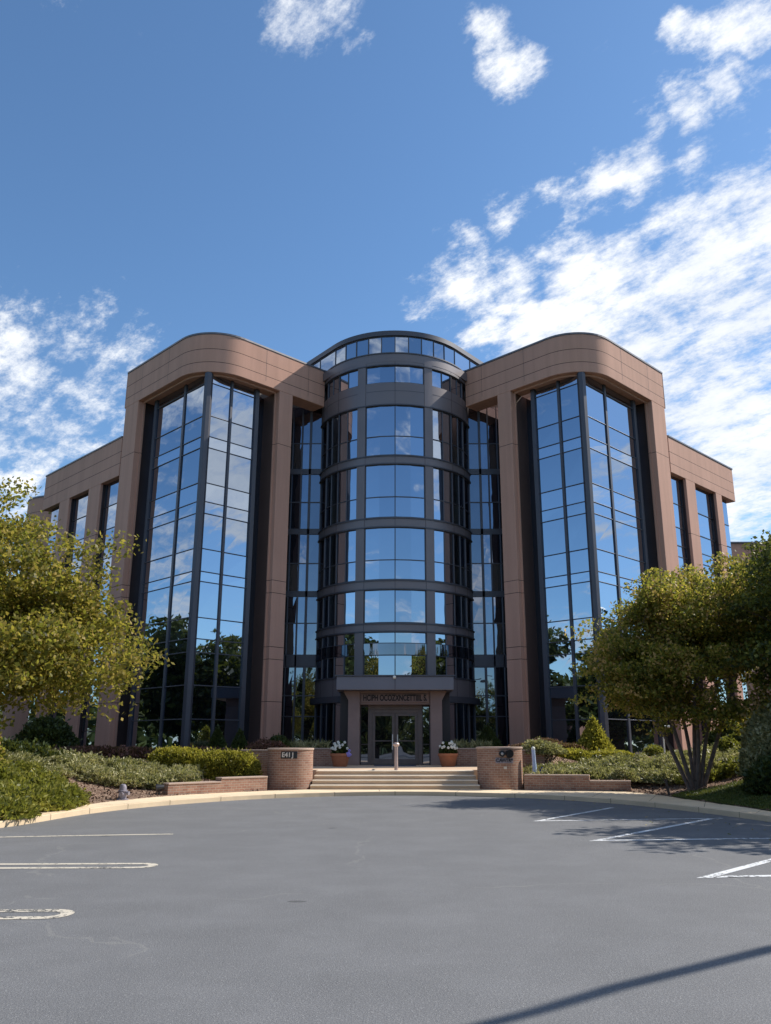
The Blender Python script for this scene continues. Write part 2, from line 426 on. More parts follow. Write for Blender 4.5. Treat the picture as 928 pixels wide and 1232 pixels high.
# expansion joints of the walk
g=MB()
for i in range(36,n-36,5):
    a=ko[i]; b=I[i]; dx,dy=b[0]-a[0],b[1]-a[1]; l=math.hypot(dx,dy)
    if l<.35: continue
    ux,uy=-dy/l*.005,dx/l*.005
    g.poly([(a[0]-ux,a[1]-uy,.1255),(a[0]+ux,a[1]+uy,.1255),(b[0]+ux,b[1]+uy,.1255),(b[0]-ux,b[1]-uy,.1255)])
struct(g.build('sidewalk_joint',M['soil']))
g=MB(); kk=offset(K,-.004); kk2=offset(K,.17)
for i in range(20,n-20,4):
    a=kk[i]; b=kk2[i]; dx,dy=b[0]-a[0],b[1]-a[1]; l=math.hypot(dx,dy); ux,uy=-dy/l*.006,dx/l*.006
    g.poly([(a[0]-ux,a[1]-uy,.1275),(a[0]+ux,a[1]+uy,.1275),(b[0]+ux,b[1]+uy,.1275),(b[0]-ux,b[1]-uy,.1275)])
    g.poly([(a[0]+ux,a[1]+uy,.1275),(a[0]-ux,a[1]-uy,.1275),(a[0]-ux,a[1]-uy,.005),(a[0]+ux,a[1]+uy,.005)])
struct(g.build('kerb_joint',M['soil']))
grid('planting_bed',-30,30,12,46,.25,M['mulch'],mask=lambda x,y:(dist_out(x,y)>-.15)&~((np.abs(x)<4.3)&(y>29.3)&(y<36.4))&~((np.abs(x)<2.5)&(y>29)))
tag(bpy.data.objects['planting_bed'],kind='structure')
lawnmask=lambda x,y:(dist_out(x,y)>.02)&(x>7.6)&(y<26.3-np.maximum(0,(8.6-x))*1.5)&(y>12.5)&(x<24)
struct(grid('lawn',7.5,24,12.5,26.5,.25,M['lawn'],.012,lawnmask))
lm2=lambda x,y:(dist_out(x,y)>.05)&(x<-11)&(y<17)
struct(grid('lawn',-30,-11,12,17.5,.5,M['lawn'],.012,lm2))

# painted lines
def line(pts,w,mat,z=.004):
    g=MB(); o=offset(pts,w/2); i=offset(pts,-w/2)
    for k in range(len(pts)-1):
        g.poly([(*i[k],z),(*i[k+1],z),(*o[k+1],z),(*o[k],z)])
    return struct(g.build('parking_line',mat))
W='white'
def vee(ax,ay,bx,by,cx,cy,w=.11):
    # one sheet: mitred V with its tip at a
    def arm(x,y):
        dx,dy=x-ax,y-ay; l=math.hypot(dx,dy); return dx/l,dy/l,l
    u1=arm(bx,by); u2=arm(cx,cy)
    # inner/outer corner points
    cosang=u1[0]*u2[0]+u1[1]*u2[1]; ang=math.acos(cosang)
    bis=((u1[0]+u2[0]),(u1[1]+u2[1])); l=math.hypot(*bis); bis=(bis[0]/l,bis[1]/l)
    s=w/math.sin(ang/2)
    tip=(ax,ay); inn=(ax+bis[0]*s,ay+bis[1]*s)
    g=MB()
    cr=u1[0]*u2[1]-u1[1]*u2[0]
    for u,sgn in ((u1,1 if cr>0 else -1),(u2,-1 if cr>0 else 1)):
        nx,ny=-u[1]*sgn*w,u[0]*sgn*w
        e=(ax+u[0]*u[2],ay+u[1]*u[2])
        p=[(*tip,.004),(*e,.004),(e[0]+nx,e[1]+ny,.004),(*inn,.004)]
        if sgn<0: p=p[::-1]
        g.poly(p)
    struct(g.build('parking_line',M['white']))
vee(2.94,18.9,5.6,22.9,7.3,19.6,.12)
vee(3.3,15.15,7.05,19.7,8.6,15.75,.12)
vee(3.72,11.1,7.6,15.2,9.8,11.8,.13)
line([(-4.08,16.3),(-5.6,16.05),(-8.2,15.55)],.13,M['cream'])
def hair(x0,y0,x1,gap,sl,w=.11):
    P=[(x1,y0+gap/2+sl*(x0-x1)*-1)]
    P=[(x1,y0+gap/2-sl*(x0-x1)),(x0-.25,y0+gap/2-sl*.25)]
    for k in range(9):
        t=math.pi/2-math.pi*k/8; P.append((x0-gap/2+gap/2*math.cos(t),y0+gap/2*math.sin(t)))
    P+= [(x0-.25,y0-gap/2-sl*.25),(x1+4.2,y0-gap/2-sl*(x0-x1-4.2))]
    line(P,w,M['cream'])
hair(-3.3,12.2,-10.3,.38,.03,.13)
hair(-3.2,8.85,-10.6,.36,.03,.13)

# ------------------------------------------------------------------ office building
V=(-9.1,36.25); RR=2.2
def Lp(t,s): return (V[0]-t*q+s*q, V[1]+t*q+s*q)
def Rp(t,s): return (V[0]+t*q-s*q, V[1]+t*q+s*q)
def framepath(s,tl,tr,seg=14):
    c=(V[0],V[1]+RR*math.sqrt(2)); r=RR-s
    P=[Lp(tl,s)]
    for k in range(seg+1):
        a=R(225)+R(90)*k/seg
        P.append((c[0]+r*math.cos(a),c[1]+r*math.sin(a)))
    P.append(Rp(tr,s)); return P
B=thing('office_building',(0,43,0),'brown precast and mirror glass office building with round central tower','office building')
Z0=0.6; ZS=19.07; ZR=21.1
rnd=random.Random(5)
def panes(name,fn,t0,t1,zs,mat,parent,mirror,tilt=.006):
    """fn(t)->plan point; panes between successive heights, each very slightly out of true"""
    g=MB(); a=fn(t0); b=fn(t1); dx,dy=b[0]-a[0],b[1]-a[1]; l=math.hypot(dx,dy); nx,ny=dy/l,-dx/l
    for z0,z1 in zip(zs[:-1],zs[1:]):
        e=[rnd.uniform(-tilt,tilt) for _ in range(4)]
        g.poly([(a[0]+nx*e[0],a[1]+ny*e[0],z0),(b[0]+nx*e[1],b[1]+ny*e[1],z0),(b[0]+nx*(e[1]+e[3]),b[1]+ny*(e[1]+e[3]),z1),(a[0]+nx*(e[0]+e[2]),a[1]+ny*(e[0]+e[2]),z1)])
    return g.build(name,mat,parent,mirror)
TZ=[1.0,2.64,4.1,5.55,6.15,7.11,8.76,9.23,10.3,11.99,12.56,13.48,15.24,15.81,16.87,18.57,19.05]
SB=.72
for mir in (False,True):
    # precast portal frame
    g=MB()
    g.strip(framepath(0,7.78,7.45),framepath(1.0,7.78,7.45),ZS,ZR)
    def pier(g,fn,t0,t1,z1,s1=1.0,z0=Z0):
        g.prism([fn(t0,0),fn(t1,0),fn(t1,s1),fn(t0,s1)],z0,z1)
    f=g.build('portal_frame',M['precast'],B,mir,smooth=True,bevel=.02)
    for F,t0,t1,din in ((Lp,6.3,7.70,.44),(Rp,4.5,5.35,.42)):
        g=MB(); pier(g,F,t0,t1,ZS-.001,din); 
        g.build('pier',M['precast'],f,mir,bevel=.02)
        g=MB(); g.prism([F(t0+.012,din+.001),F(t1-.004,din+.001),F(t1-.004,1.5),F(t0+.012,1.5)],Z0,ZS-.002); g.build('pier_lining',M['darkmetal'] if F is Lp else M['lining'],f,mir)
    # slim inner rebate lip round the opening
    g=MB(); g.strip(framepath(.28,6.32,4.48),framepath(.36,6.32,4.48),ZS-.09,ZS+.002); g.build('rebate',M['precast'],f,mir)
    g=MB(); g.prism([Lp(6.22,.28),Lp(6.32,.28),Lp(6.32,.36),Lp(6.22,.36)],Z0,ZS-.091); g.build('rebate',M['precast'],f,mir)
    g=MB(); g.prism([Rp(4.42,.28),Rp(4.52,.28),Rp(4.52,.36),Rp(4.42,.36)],Z0,ZS-.091); g.build('rebate',M['precast'],f,mir)
    g=MB(); g.strip(framepath(-.03,7.80,7.45),framepath(.5,7.80,7.45),ZR+.001,ZR+.09); g.build('coping',M['coping'],f,mir)
    # vertical panel joints on the frieze
    for t in (3.6,6.35):
        g=MB(); a=Rp(t-.008,-.004); b=Rp(t+.008,-.004); g.poly([(*a,ZS+.25),(*b,ZS+.25),(*b,ZR),(*a,ZR)]); g.build('panel_joint',M['darkmetal'],f,mir)
    for t in (3.4,6.1):
        g=MB(); a=Lp(t+.008,-.004); b=Lp(t-.008,-.004); g.poly([(*a,ZS+.25),(*b,ZS+.25),(*b,ZR),(*a,ZR)]); g.build('panel_joint',M['darkmetal'],f,mir)
    # prow curtain wall: frame of mullions and transoms
    gl=lambda t:Lp(t+SB,SB); gr=lambda t:Rp(t+SB,SB)
    c=MB()
    def mull(fn,t0,t1,dep,out=.12,z0=1.0):
        s0=SB-out
        F=Lp if fn is gl else Rp
        c.prism([F(t0+SB,s0),F(t1+SB,s0),F(t1+SB,SB+dep),F(t0+SB,SB+dep)],z0,19.06)
    P=Lp(SB,SB)
    c.prism([(P[0]-.21,P[1]+.13),(P[0]-.17,P[1]-.04),(P[0],P[1]-.14),(P[0]+.17,P[1]-.04),(P[0]+.21,P[1]+.13),(P[0],P[1]+.4)],1.0,19.064)
    mull(gl,1.95,2.12,.1,.06); mull(gl,4.78,5.02,.2,.08); mull(gr,1.30,1.43,.1,.07); mull(gr,2.76,2.99,.2,.1)
    for z in TZ[1:-1]:
        for F,ts in ((Lp,((.2,1.95),(2.12,4.78))),(Rp,((.2,1.30),(1.43,2.76)))):
            for t0,t1 in ts:
                c.prism([F(t0+SB,SB-.035),F(t1+SB,SB-.035),F(t1+SB,SB+.02),F(t0+SB,SB+.02)],z-.022,z+.022)
    cw=c.build('curtain_wall',M['mullion'],B,mir,bevel=.01)
    for t0,t1 in ((.12,1.95),(2.12,4.78)):
        panes('glass_bay',lambda t:gl(t),t1,t0,TZ,M['glass'],cw,mir)
    for t0,t1 in ((.12,1.30),(1.43,2.76)):
        panes('glass_bay',lambda t:gr(t),t0,t1,TZ,M['glass'],cw,mir)
    # narrow set-back side lights and dark reveals at each end of the prow
    panes('side_light',lambda t:Lp(SB+t,SB+.25+(t-5)*.55),5.45,5.03,TZ,M['glass'],cw,mir)
    panes('side_light',lambda t:Rp(SB+t,SB+.25+(t-3)*.9),3.02,3.42,TZ,M['glassdark'],cw,mir)
    g=MB(); g.prism([Lp(5.03+SB,SB+.6),Lp(5.75+SB,SB+.6),Lp(5.75+SB,SB+.9),Lp(5.03+SB,SB+.9)],Z0,19.06)
    g.prism([Rp(3.0+SB,SB+.66),Rp(3.9+SB,SB+.66),Rp(3.9+SB,SB+.9),Rp(3.0+SB,SB+.9)],Z0,19.06); g.build('reveal_panel',M['glassdark'],cw,mir)
    # recessed glazed link between pier and drum
    LZ=[1.0,2.9,3.9,5.3,5.9,7.5,9.0,10.6,12.3,13.9,15.6,17.2,19.3]
    c=MB(); lx=[-6.1,-5.5,-5.0,-4.55,-3.95,-3.4]; ly=[42.21,42.2,42.2,42.21,42.2,42.22]
    for x,y,w in zip(lx,ly,(.06,.05,.08,.12,.05,.05)):
        c.box(x-w/2,x+w/2,y-.07,y+.05,Z0,19.3)
    for k in range(5):
        for z in LZ[1:-1]:
            c.bar((lx[k],ly[k],z),(lx[k+1],ly[k+1],z),.07,.05)
    c.strip([(-6.2,42.13),(-3.3,42.13)],[(-6.2,42.36),(-3.3,42.36)],5.32,5.88)
    for zz in (8.85,12.15,15.45): c.strip([(-6.2,42.14),(-3.3,42.14)],[(-6.2,42.3),(-3.3,42.3)],zz,zz+.3)
    lk=c.build('link_wall',M['mullion'],B,mir)
    for k in range(5):
        panes('glass_bay',lambda t:(lx[k]+(lx[k+1]-lx[k])*t,ly[k]+(ly[k+1]-ly[k])*t),0,1,LZ,M['glasslink'] if k in(0,1,2) else M['glassdark'],lk,mir,.012)
    # return column at the side of the pier
    # side wing running back
    if not mir: OP=[(7.72,9.83),(11.24,13.7),(15.0,16.7)]; TE=17.45; WS=15.25; WR=17.4
    else: OP=[(7.72,9.42),(10.5,13.09),(13.85,15.1)]; TE=15.75; WS=15.45; WR=17.45
    g=MB(); g.prism([Lp(7.785,0.004),Lp(TE,0.004),Lp(TE,1.0),Lp(7.785,1.0)],WS,WR)
    g.prism([Lp(TE,1.003),Lp(TE,9),Lp(TE-1.0,9),Lp(TE-1.0,1.003)],WS,WR)
    for (a0,a1),(b0,b1) in zip(OP[:-1],OP[1:]):
        pass
    ww=g.build('wing_wall',M['precast_wing'],B,mir,bevel=.02)
    for (a0,a1),(b0,b1) in zip(OP[:-1],OP[1:]):
        g=MB(); g.prism([Lp(a1,.004),Lp(b0,.004),Lp(b0,.16),Lp(a1,.16)],Z0-.4,WS-.001); g.build('pier',M['precast_wing'],ww,mir,bevel=.015)
        g=MB(); g.prism([Lp(a1+.01,.161),Lp(b0-.01,.161),Lp(b0-.01,.95),Lp(a1+.01,.95)],Z0-.4,WS-.002); g.build('pier_lining',M['darkmetal'],ww,mir)
    g=MB(); g.prism([Lp(7.79,-.03),Lp(TE+.03,-.03),Lp(TE+.03,9),Lp(TE-.4,9),Lp(TE-.4,.4),Lp(7.79,.4)],WR+.001,WR+.08); g.build('coping',M['coping'],ww,mir)
    WZ=[.6,2.2,3.9,5.0,6.6,7.7,8.3,9.9,11.0,11.6,12.6,13.9,WS+.02]
    for i,(a0,a1) in enumerate(OP):
        c=MB(); s=.30
        for z in WZ[1:-1]:
            c.prism([Lp(a0,s-.03),Lp(a1,s-.03),Lp(a1,s+.02),Lp(a0,s+.02)],z-.02,z+.02)
        c.prism([Lp(a0,s-.06),Lp(a0+.08,s-.06),Lp(a0+.08,s+.02),Lp(a0,s+.02)],Z0-.4,WS)
        if i<2: c.prism([Lp(a1-.1,s-.03),Lp(a1,s-.03),Lp(a1,s+.1),Lp(a1-.1,s+.1)],Z0-.4,WS)
        wf=c.build('window',M['darkmetal'],ww,mir)
        panes('pane',lambda t:Lp(t,s),a1,a0,WZ,M['glass'],wf,mir)
        if i==2:
            panes('pane',lambda t:Lp(a1,t),8.5,s,WZ,M['glass'],wf,mir)
    # solid body behind the glass
    g=MB(); g.prism([Lp(7.7,1.55),Lp(2.1,2.1),(V[0],39.3),Rp(2.4,2.4),Rp(9.6,2.4),(-1,46),(-1,58),(-14.2,58),(-14.2,44.3)],-.2,20.5)
    g.prism([Lp(7.8,1.06),Lp(TE-1.05,1.06),Lp(TE-1.05,9),(-14.25,58)],-.2,WR-.5)
    g.build('core_wall',M['roof'],B,mir)
# far blocks showing past the wings
g=MB(); g.lathe(-23.0,56,[(2.5,0),(2.5,17.6)],40); g.box(-23,-15,54.2,60,0,17.58); rb=g.build('rear_block',M['precast_wing'],B,smooth=True)
g=MB(); g.lathe(-23.0,56,[(2.54,17.601),(2.54,17.7)],40); g.build('coping',M['coping'],rb,smooth=True)
g=MB(); g.box(18,25.5,49.9,60,0,13.5); rb=g.build('rear_block',M['precast_wing'],B,bevel=.02)
g=MB(); g.box(17.9,25.6,49.8,60.1,13.501,13.6); g.build('coping',M['coping'],rb)

# central drum
DC=(0,43.1); DR=4.1
def dp(a,r=DR): return (DC[0]+r*math.sin(R(a)),DC[1]-r*math.cos(R(a)))
def arcpath(a0,a1,r,st=3):
    n=max(2,int(abs(a1-a0)/st)+1); return [dp(a0+(a1-a0)*k/(n-1),r) for k in range(n)]
rows=[(19.34,20.31,None),(15.44,18.11,16.45),(12.23,14.96,13.28),(9.15,11.73,10.12),(7.09,8.67,None),(6.12,6.66,None),(4.60,5.60,None),(1.0,3.55,None)]
g=MB(); A=78
edges=[(20.96,20.31)]
# spandrel rings
zr=[(20.31,20.96),(18.11,19.34),(14.96,15.44),(11.73,12.23),(8.67,9.15),(6.66,7.09),(3.55,4.60)]
for z0,z1 in zr: g.strip(arcpath(-A,A,DR),arcpath(-A,A,DR-.4),z0,z1)
for a0,a1 in ((21.5,27.8),(-27.8,-21.5)):
    g.strip(arcpath(a0,a1,DR+.012,2),arcpath(a0,a1,DR-.3,2),1.0,20.955)
drum=g.build('round_tower_wall',M['clad'],B,smooth=True)
# projecting ring lips
g=MB()
for z in (20.98,20.33,18.13,15.40,14.98,12.19,11.75,9.11,8.69,7.05,6.68,4.6,3.55):
    g.strip(arcpath(-A,A,DR+.045),arcpath(-A,A,DR-.1),z-.03,z+.03)
for z in (18.88,): g.strip(arcpath(-A,A,DR+.006),arcpath(-A,A,DR-.1),z-.012,z+.012)
g.build('ring_trim',M['mullion'],drum,smooth=True)
# panel joints
for a in (0,-21.4,21.4,-46,46,-62,62):
    g=MB(); g.strip(arcpath(a-.14,a+.14,DR+.004,1),arcpath(a-.14,a+.14,DR-.05,1),1.0,20.9); g.build('panel_joint',M['darkmetal'],drum)
# glazing: flat facets as in the photo, panes per bay
def drumwin(z0,z1,tr,bay,matg,nm='window'):
    mu=MB(); gm=MB(); r0=DR-.07
    for k in range(len(bay)-1):
        a,b=bay[k],bay[k+1]; e=rnd.uniform(-.004,.004); zz=[z0]+([tr] if tr else [])+[z1]
        for y0,y1 in zip(zz[:-1],zz[1:]):
            pa=dp(a,r0+e); pb=dp(b,r0-e)
            ka=rnd.uniform(-.006,.006)
            gm.poly([(*pa,y0),(*pb,y0),(pb[0],pb[1]+ka,y1),(pa[0],pa[1]+ka,y1)])
    for k,a in enumerate(bay):
        if 0<k<len(bay)-1 and (nm!='window' or k%2==0 or abs(a)>28):
            mu.bar((*dp(a,r0+.01),z0),(*dp(a,r0+.01),z1),.045,.06)
    for a in (bay[0],bay[-1]):
        mu.bar((*dp(a,r0),z0),(*dp(a,r0),z1),.06,.09)
    if tr: mu.strip([dp(a,r0+.03) for a in bay],[dp(a,r0-.03) for a in bay],tr-.022,tr+.022)
    mu.strip([dp(a,r0+.03) for a in bay],[dp(a,r0-.03) for a in bay],z0,z0+.04); mu.strip([dp(a,r0+.03) for a in bay],[dp(a,r0-.03) for a in bay],z1-.04,z1)
    w=mu.build(nm,M['mullion'],drum); gm.build('pane',matg,w)
for z0,z1,tr in rows:
    drumwin(z0,z1,tr,[-21.5,-11,0,11,21.5],M['glass2'])
    drumwin(z0,z1,tr,[27.8,37,46,54,62,77],M['glass2'])
    drumwin(z0,z1,tr,[-77,-62,-54,-46,-37,-27.8],M['glass2'])
g=MB()  # mirror spandrel between the two low rows
g.strip(arcpath(-A,A,DR-.02),arcpath(-A,A,DR-.3),5.60,6.12); g.build('spandrel_glass',M['glassdark'],drum,smooth=True)
# penthouse ring, running back in straight walls
def pent(r):
    P=arcpath(-52,52,r,4); a=P[0]; b=P[-1]; d=R(52)
    L=9
    return [(a[0]-math.cos(d)*L,a[1]+math.sin(d)*L)]+P+[(b[0]+math.cos(d)*L,b[1]+math.sin(d)*L)]
g=MB(); g.strip(pent(DR+.05),pent(DR-.5),21.975,22.24); pr=g.build('penthouse_roof',M['mullion'],B,smooth=True)
g=MB(); pp=pent(DR-.45); g.prism(pp,22.0,22.2); g.prism(pent(DR-.6),20.4,21.0); g.build('roof_deck',M['roof'],pr)
g=MB(); g.strip(pent(DR+.01),pent(DR-.35),20.5,20.962); g.build('parapet',M['clad'],pr,smooth=True)
mu=MB(); gm=MB(); pth=pent(DR-.06)
A2=[-52,-40,-30,-20,-10,0,10,20,30,40,52]
bp=[pth[0]]
s0=dp(-52,DR-.06); s1=dp(52,DR-.06); d52=R(52)
left=[(s0[0]-math.cos(d52)*l,s0[1]+math.sin(d52)*l) for l in (7.5,6,4.5,3,1.5)]
right=[(s1[0]+math.cos(d52)*l,s1[1]+math.sin(d52)*l) for l in (1.5,3,4.5,6,7.5)]
bp=left+[dp(a,DR-.06) for a in A2]+right
for a,b in zip(bp[:-1],bp[1:]):
    e=rnd.uniform(-.01,.01)
    gm.poly([(*a,20.96),(*b,20.96),(b[0],b[1]+e,21.98),(a[0],a[1]+e,21.98)]); 
for a in bp: mu.bar((*a,20.96),(*a,21.98),.05,.08)
for a,b in zip(bp[:-1],bp[1:]): mu.bar((*a,21.95),(*b,21.95),.05,.05)
w=mu.build('window_band',M['mullion'],pr); gm.build('pane',M['glass'],w)

# entrance
g=MB(); g.box(-2.56,2.56,36.9,39.6,3.86,4.44); cn=g.build('canopy',M['canopy'],B,bevel=.02)
g=MB(); g.box(-2.62,2.62,36.84,39.5,4.441,4.50); g.build('canopy_edge',M['mullion'],cn)
g=MB(); g.box(-.012,.012,36.893,36.95,3.87,4.43); g.build('panel_joint',M['darkmetal'],cn)
g=MB(); g.ball((-.03,36.84,4.40),.075,10,6); g.build('ceiling_lamp',M['petalw'],cn)
for s in (-1,1):
    g=MB()
    a,b=(s*1.55,s*2.07)
    P=[(a,.69),(b,.69),(b,3.45),(b+s*.22,3.855),(a,3.855)]
    n0=len(g.v)
    for y in (37.55,38.9):
        for (x,z) in P: g.v.append((x,y,z))
    F=[(0,1,2,3,4),(9,8,7,6,5)]+[(k,k+5,(k+1)%5+5,(k+1)%5) for k in range(5)]
    if s<0: F=[f[::-1] for f in F]
    for f in F: g.f.append(tuple(n0+i for i in f))
    en=g.build('entrance_column',M['entry'],B,bevel=.02)
g=MB(); g.box(-1.548,1.548,37.7,38.9,3.28,3.853); ln=g.build('lintel',M['entry'],en)
g=MB(); g.box(-1.5,1.5,37.62,37.70,3.36,3.72); sg=g.build('sign_board',M['entry'],ln,bevel=.01)
def text(name,s,loc,size,mat,parent,rz=0,depth=.012,sx=1):
    c=bpy.data.curves.new('t','FONT'); c.body=s; c.size=size; c.extrude=depth; c.align_x='CENTER'; c.align_y='CENTER'; c.offset=size*.028
    t=bpy.data.objects.new('t',c); col.objects.link(t); bpy.context.view_layer.update()
    dg=bpy.context.evaluated_depsgraph_get(); me=bpy.data.meshes.new_from_object(t.evaluated_get(dg)); bpy.data.objects.remove(t)
    o0=ORG.get(parent,(0,0,0)); cz,sz=math.cos(rz),math.sin(rz)
    for v in me.vertices:
        x,y,z=v.co; x*=sx
        v.co=(loc[0]+x*cz+z*sz*1-o0[0], loc[1]+x*sz-z*cz-o0[1], loc[2]+y-o0[2])
    me.materials.clear(); me.materials.append(mat)
    o=bpy.data.objects.new(name,me); col.objects.link(o); o.parent=parent; ORG[o]=o0; return o
text('lettering','HCIPH OCOZXNCETTIIIL S.',(0,37.605,3.545),.36,M['ink'],ln,0,.02,.64)
# door surround
g=MB()
g.box(-1.21,1.21,38.3,38.45,3.08,3.279)
for x0,x1 in ((-1.21,-1.02),(1.02,1.21)): g.box(x0,x1,38.3,38.45,.70,3.079)
g.box(-1.02,1.02,38.3,38.45,2.93,3.079)
fr=g.build('door_frame',M['doorframe'],B,bevel=.008)
for s in (-1,1):
    g=MB(); x0,x1=(-1.015,-.01) if s<0 else (.01,1.015)
    g.box(x0,x0+.13,38.33,38.39,.72,2.925); g.box(x1-.13,x1,38.33,38.39,.72,2.925)
    g.box(x0+.131,x1-.131,38.33,38.39,2.80,2.925); g.box(x0+.131,x1-.131,38.33,38.39,.72,.95); g.box(x0+.131,x1-.131,38.335,38.375,1.70,1.745)
    d=g.build('door',M['doorframe'],B,bevel=.006)
    g=MB(); g.poly([(x0+.13,38.37,.95),(x1-.13,38.37,.95),(x1-.13,38.37,2.8),(x0+.13,38.37,2.8)]); g.build('pane',M['glassdark'],d)
    g=MB(); hx=-.09 if s<0 else .13; hx=s*.11; g.bar((hx,38.24,1.35),(hx,38.24,2.0),.045,.045); g.bar((hx,38.24,1.4),(hx,38.34,1.4),.03,.03); g.bar((hx,38.24,1.95),(hx,38.34,1.95),.03,.03); g.build('handle',M['steel'],d)
for s in (-1,1):
    g=MB(); x0,x1=sorted((s*1.215,s*1.548))
    g.box(x0,x1,38.32,38.38,1.55,1.60); g.box(x0,x1,38.32,38.38,3.2,3.279); g.box(x0,x0+.03,38.318,38.382,.7,3.27); w=g.build('side_window',M['darkmetal'],B)
    g=MB(); g.poly([(x0,38.38,.7),(x1,38.38,.7),(x1,38.38,3.25),(x0,38.38,3.25)]); g.build('pane',M['glassdark'],w)
for a,b in ((-2.5,-1.56),(1.56,2.5)):
    g=MB(); g.box(a,b,38.9,39.6,.7,3.855); g.build('vestibule_wall',M['darkmetal'],B)
# metal band running round the drum foot beside the entrance
for a,b in ((-A,-31),(31,A)):
    g=MB(); g.strip(arcpath(a,b,DR+.22),arcpath(a,b,DR-.1),3.45,3.74); g.build('low_ring',M['mullion'],B,smooth=True)

# ------------------------------------------------------------------ steps and plaza
S=thing('entrance_steps',(0,29.5,.12),'wide flight of pale concrete steps between two round brick pillars','steps')
for k in range(4):
    g=MB(); y=29.4+.35*k; w=2.86-.03*k
    g.box(-w+.005,w-.005,y,31.19 if k==3 else y+.33,.10,.12+.145*(k+1)-.045); 
    o=g.build('step',M['step'],S,bevel=.008)
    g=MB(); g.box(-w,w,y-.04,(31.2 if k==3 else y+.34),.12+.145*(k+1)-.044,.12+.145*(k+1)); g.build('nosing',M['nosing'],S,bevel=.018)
g=MB(); g.prism([(-4.25,31.2),(4.25,31.2),(4.25,36.2),(2.6,36.2),(2.6,39.2),(-2.6,39.2),(-2.6,36.2),(-4.25,36.2)],.0,.699); struct(g.build('entrance_plaza',M['step']))
g=MB(); g.box(-.9,.9,36.6,37.9,.70,.715); m=g.build('door_mat',M['navy']); tag(m,'dark mat lying in front of the double doors','mat')

# handrail seen end-on
H=thing('handrail',(0.04,30.7,.7),'slim metal handrail with a rounded cap in the middle of the steps','handrail')
g=MB(); g.tube([(.04,30.9,.7),(.04,30.9,1.55)],[.065,.06],16); g.build('post',M['postmetal'],H,smooth=True)
g=MB(); g.tube([(.04,30.9,1.52),(.04,32.6,1.52),(.04,32.75,1.4),(.04,32.75,.7)],[.035]*4,12); g.build('rail',M['postmetal'],H,smooth=True)
g=MB(); g.lathe(.04,30.9,[(.06,1.50),(.11,1.54),(.12,1.59),(.09,1.63),(.01,1.65)],16); g.build('cap',M['postmetal'],H,smooth=True)

# brick pillars
def pillar(x,y,r,zt,label,cap_label=None):
    T=thing('brick_pillar',(x,y,.12),label,'pillar','round brick pillars flanking the steps')
    g=MB(); g.lathe(x,y,[(r,.05),(r,zt-.07)],56); o=g.build('shaft',M['brick'],T,smooth=True)
    brick_uv(o,(0,0,r))
    g=MB(); g.lathe(x,y,[(r+.01,zt-.069),(r+.025,zt-.055),(r+.025,zt-.012),(r+.01,zt),(r*.5,zt+.004)],56); g.build('cap',M['cap'],T,smooth=True)
    return T
PLx,PRx,PY,PR_=-3.62,3.62,30.0,.78
pl=pillar(PLx,PY,PR_,1.46,'round brick pillar left of the steps with a dark plate of pale characters')
pr_=pillar(PRx,PY,PR_,1.50,'round brick pillar right of the steps with twin black lamps and a name plate')
def curved_plate(T,cx,cy,r,a0,a1,z0,z1,mat,name,th=.02):
    g=MB(); n=8
    o=[(cx+(r+th)*math.sin(R(a0+(a1-a0)*k/n)),cy-(r+th)*math.cos(R(a0+(a1-a0)*k/n))) for k in range(n+1)]
    i=[(cx+(r-.02)*math.sin(R(a0+(a1-a0)*k/n)),cy-(r-.02)*math.cos(R(a0+(a1-a0)*k/n))) for k in range(n+1)]
    g.strip(o,i,z0,z1); return g.build(name,mat,T,smooth=True)
pp_=curved_plate(pl,PLx,PY,PR_,-17,23,1.12,1.35,M['plate'],'plate')
for ch,a in zip('E4IJ',(-11,-3.5,4,12)):
    text('lettering',ch,(PLx+(PR_+.026)*math.sin(R(a)),PY-(PR_+.026)*math.cos(R(a)),1.235),.21,M['pale'],pp_,R(a),.004)
pp_=curved_plate(pr_,PRx,PY,PR_,-17,28,.97,1.14,M['hydrant'],'plate')
for ch,a in zip('CAWTR*',(-12,-4.5,3.5,11,18,24)):
    text('lettering',ch,(PRx+(PR_+.026)*math.sin(R(a)),PY-(PR_+.026)*math.cos(R(a)),1.055),.155,M['plate'],pp_,R(a),.004)
for a,r in ((-1,.10),(16,.125)):
    g=MB(); x=PRx+(PR_+.0)*math.sin(R(a)); y=PY-(PR_+.0)*math.cos(R(a)); x2=PRx+(PR_+.14)*math.sin(R(a)); y2=PY-(PR_+.14)*math.cos(R(a))
    g.tube([(x,y,1.28),(x2,y2,1.28)],[r,r*1.05],18); l=g.build('wall_lamp',M['plate'],pr_,smooth=True)
    if a<0:
        g=MB(); g.tube([(x2,y2,1.28),(x2+.0,y2-.012,1.28)],[.045,.035],14); g.build('lens',M['steel'],l)
curved_plate(pr_,PRx,PY,PR_,3,10,.78,.86,M['pale'],'small_plaque')

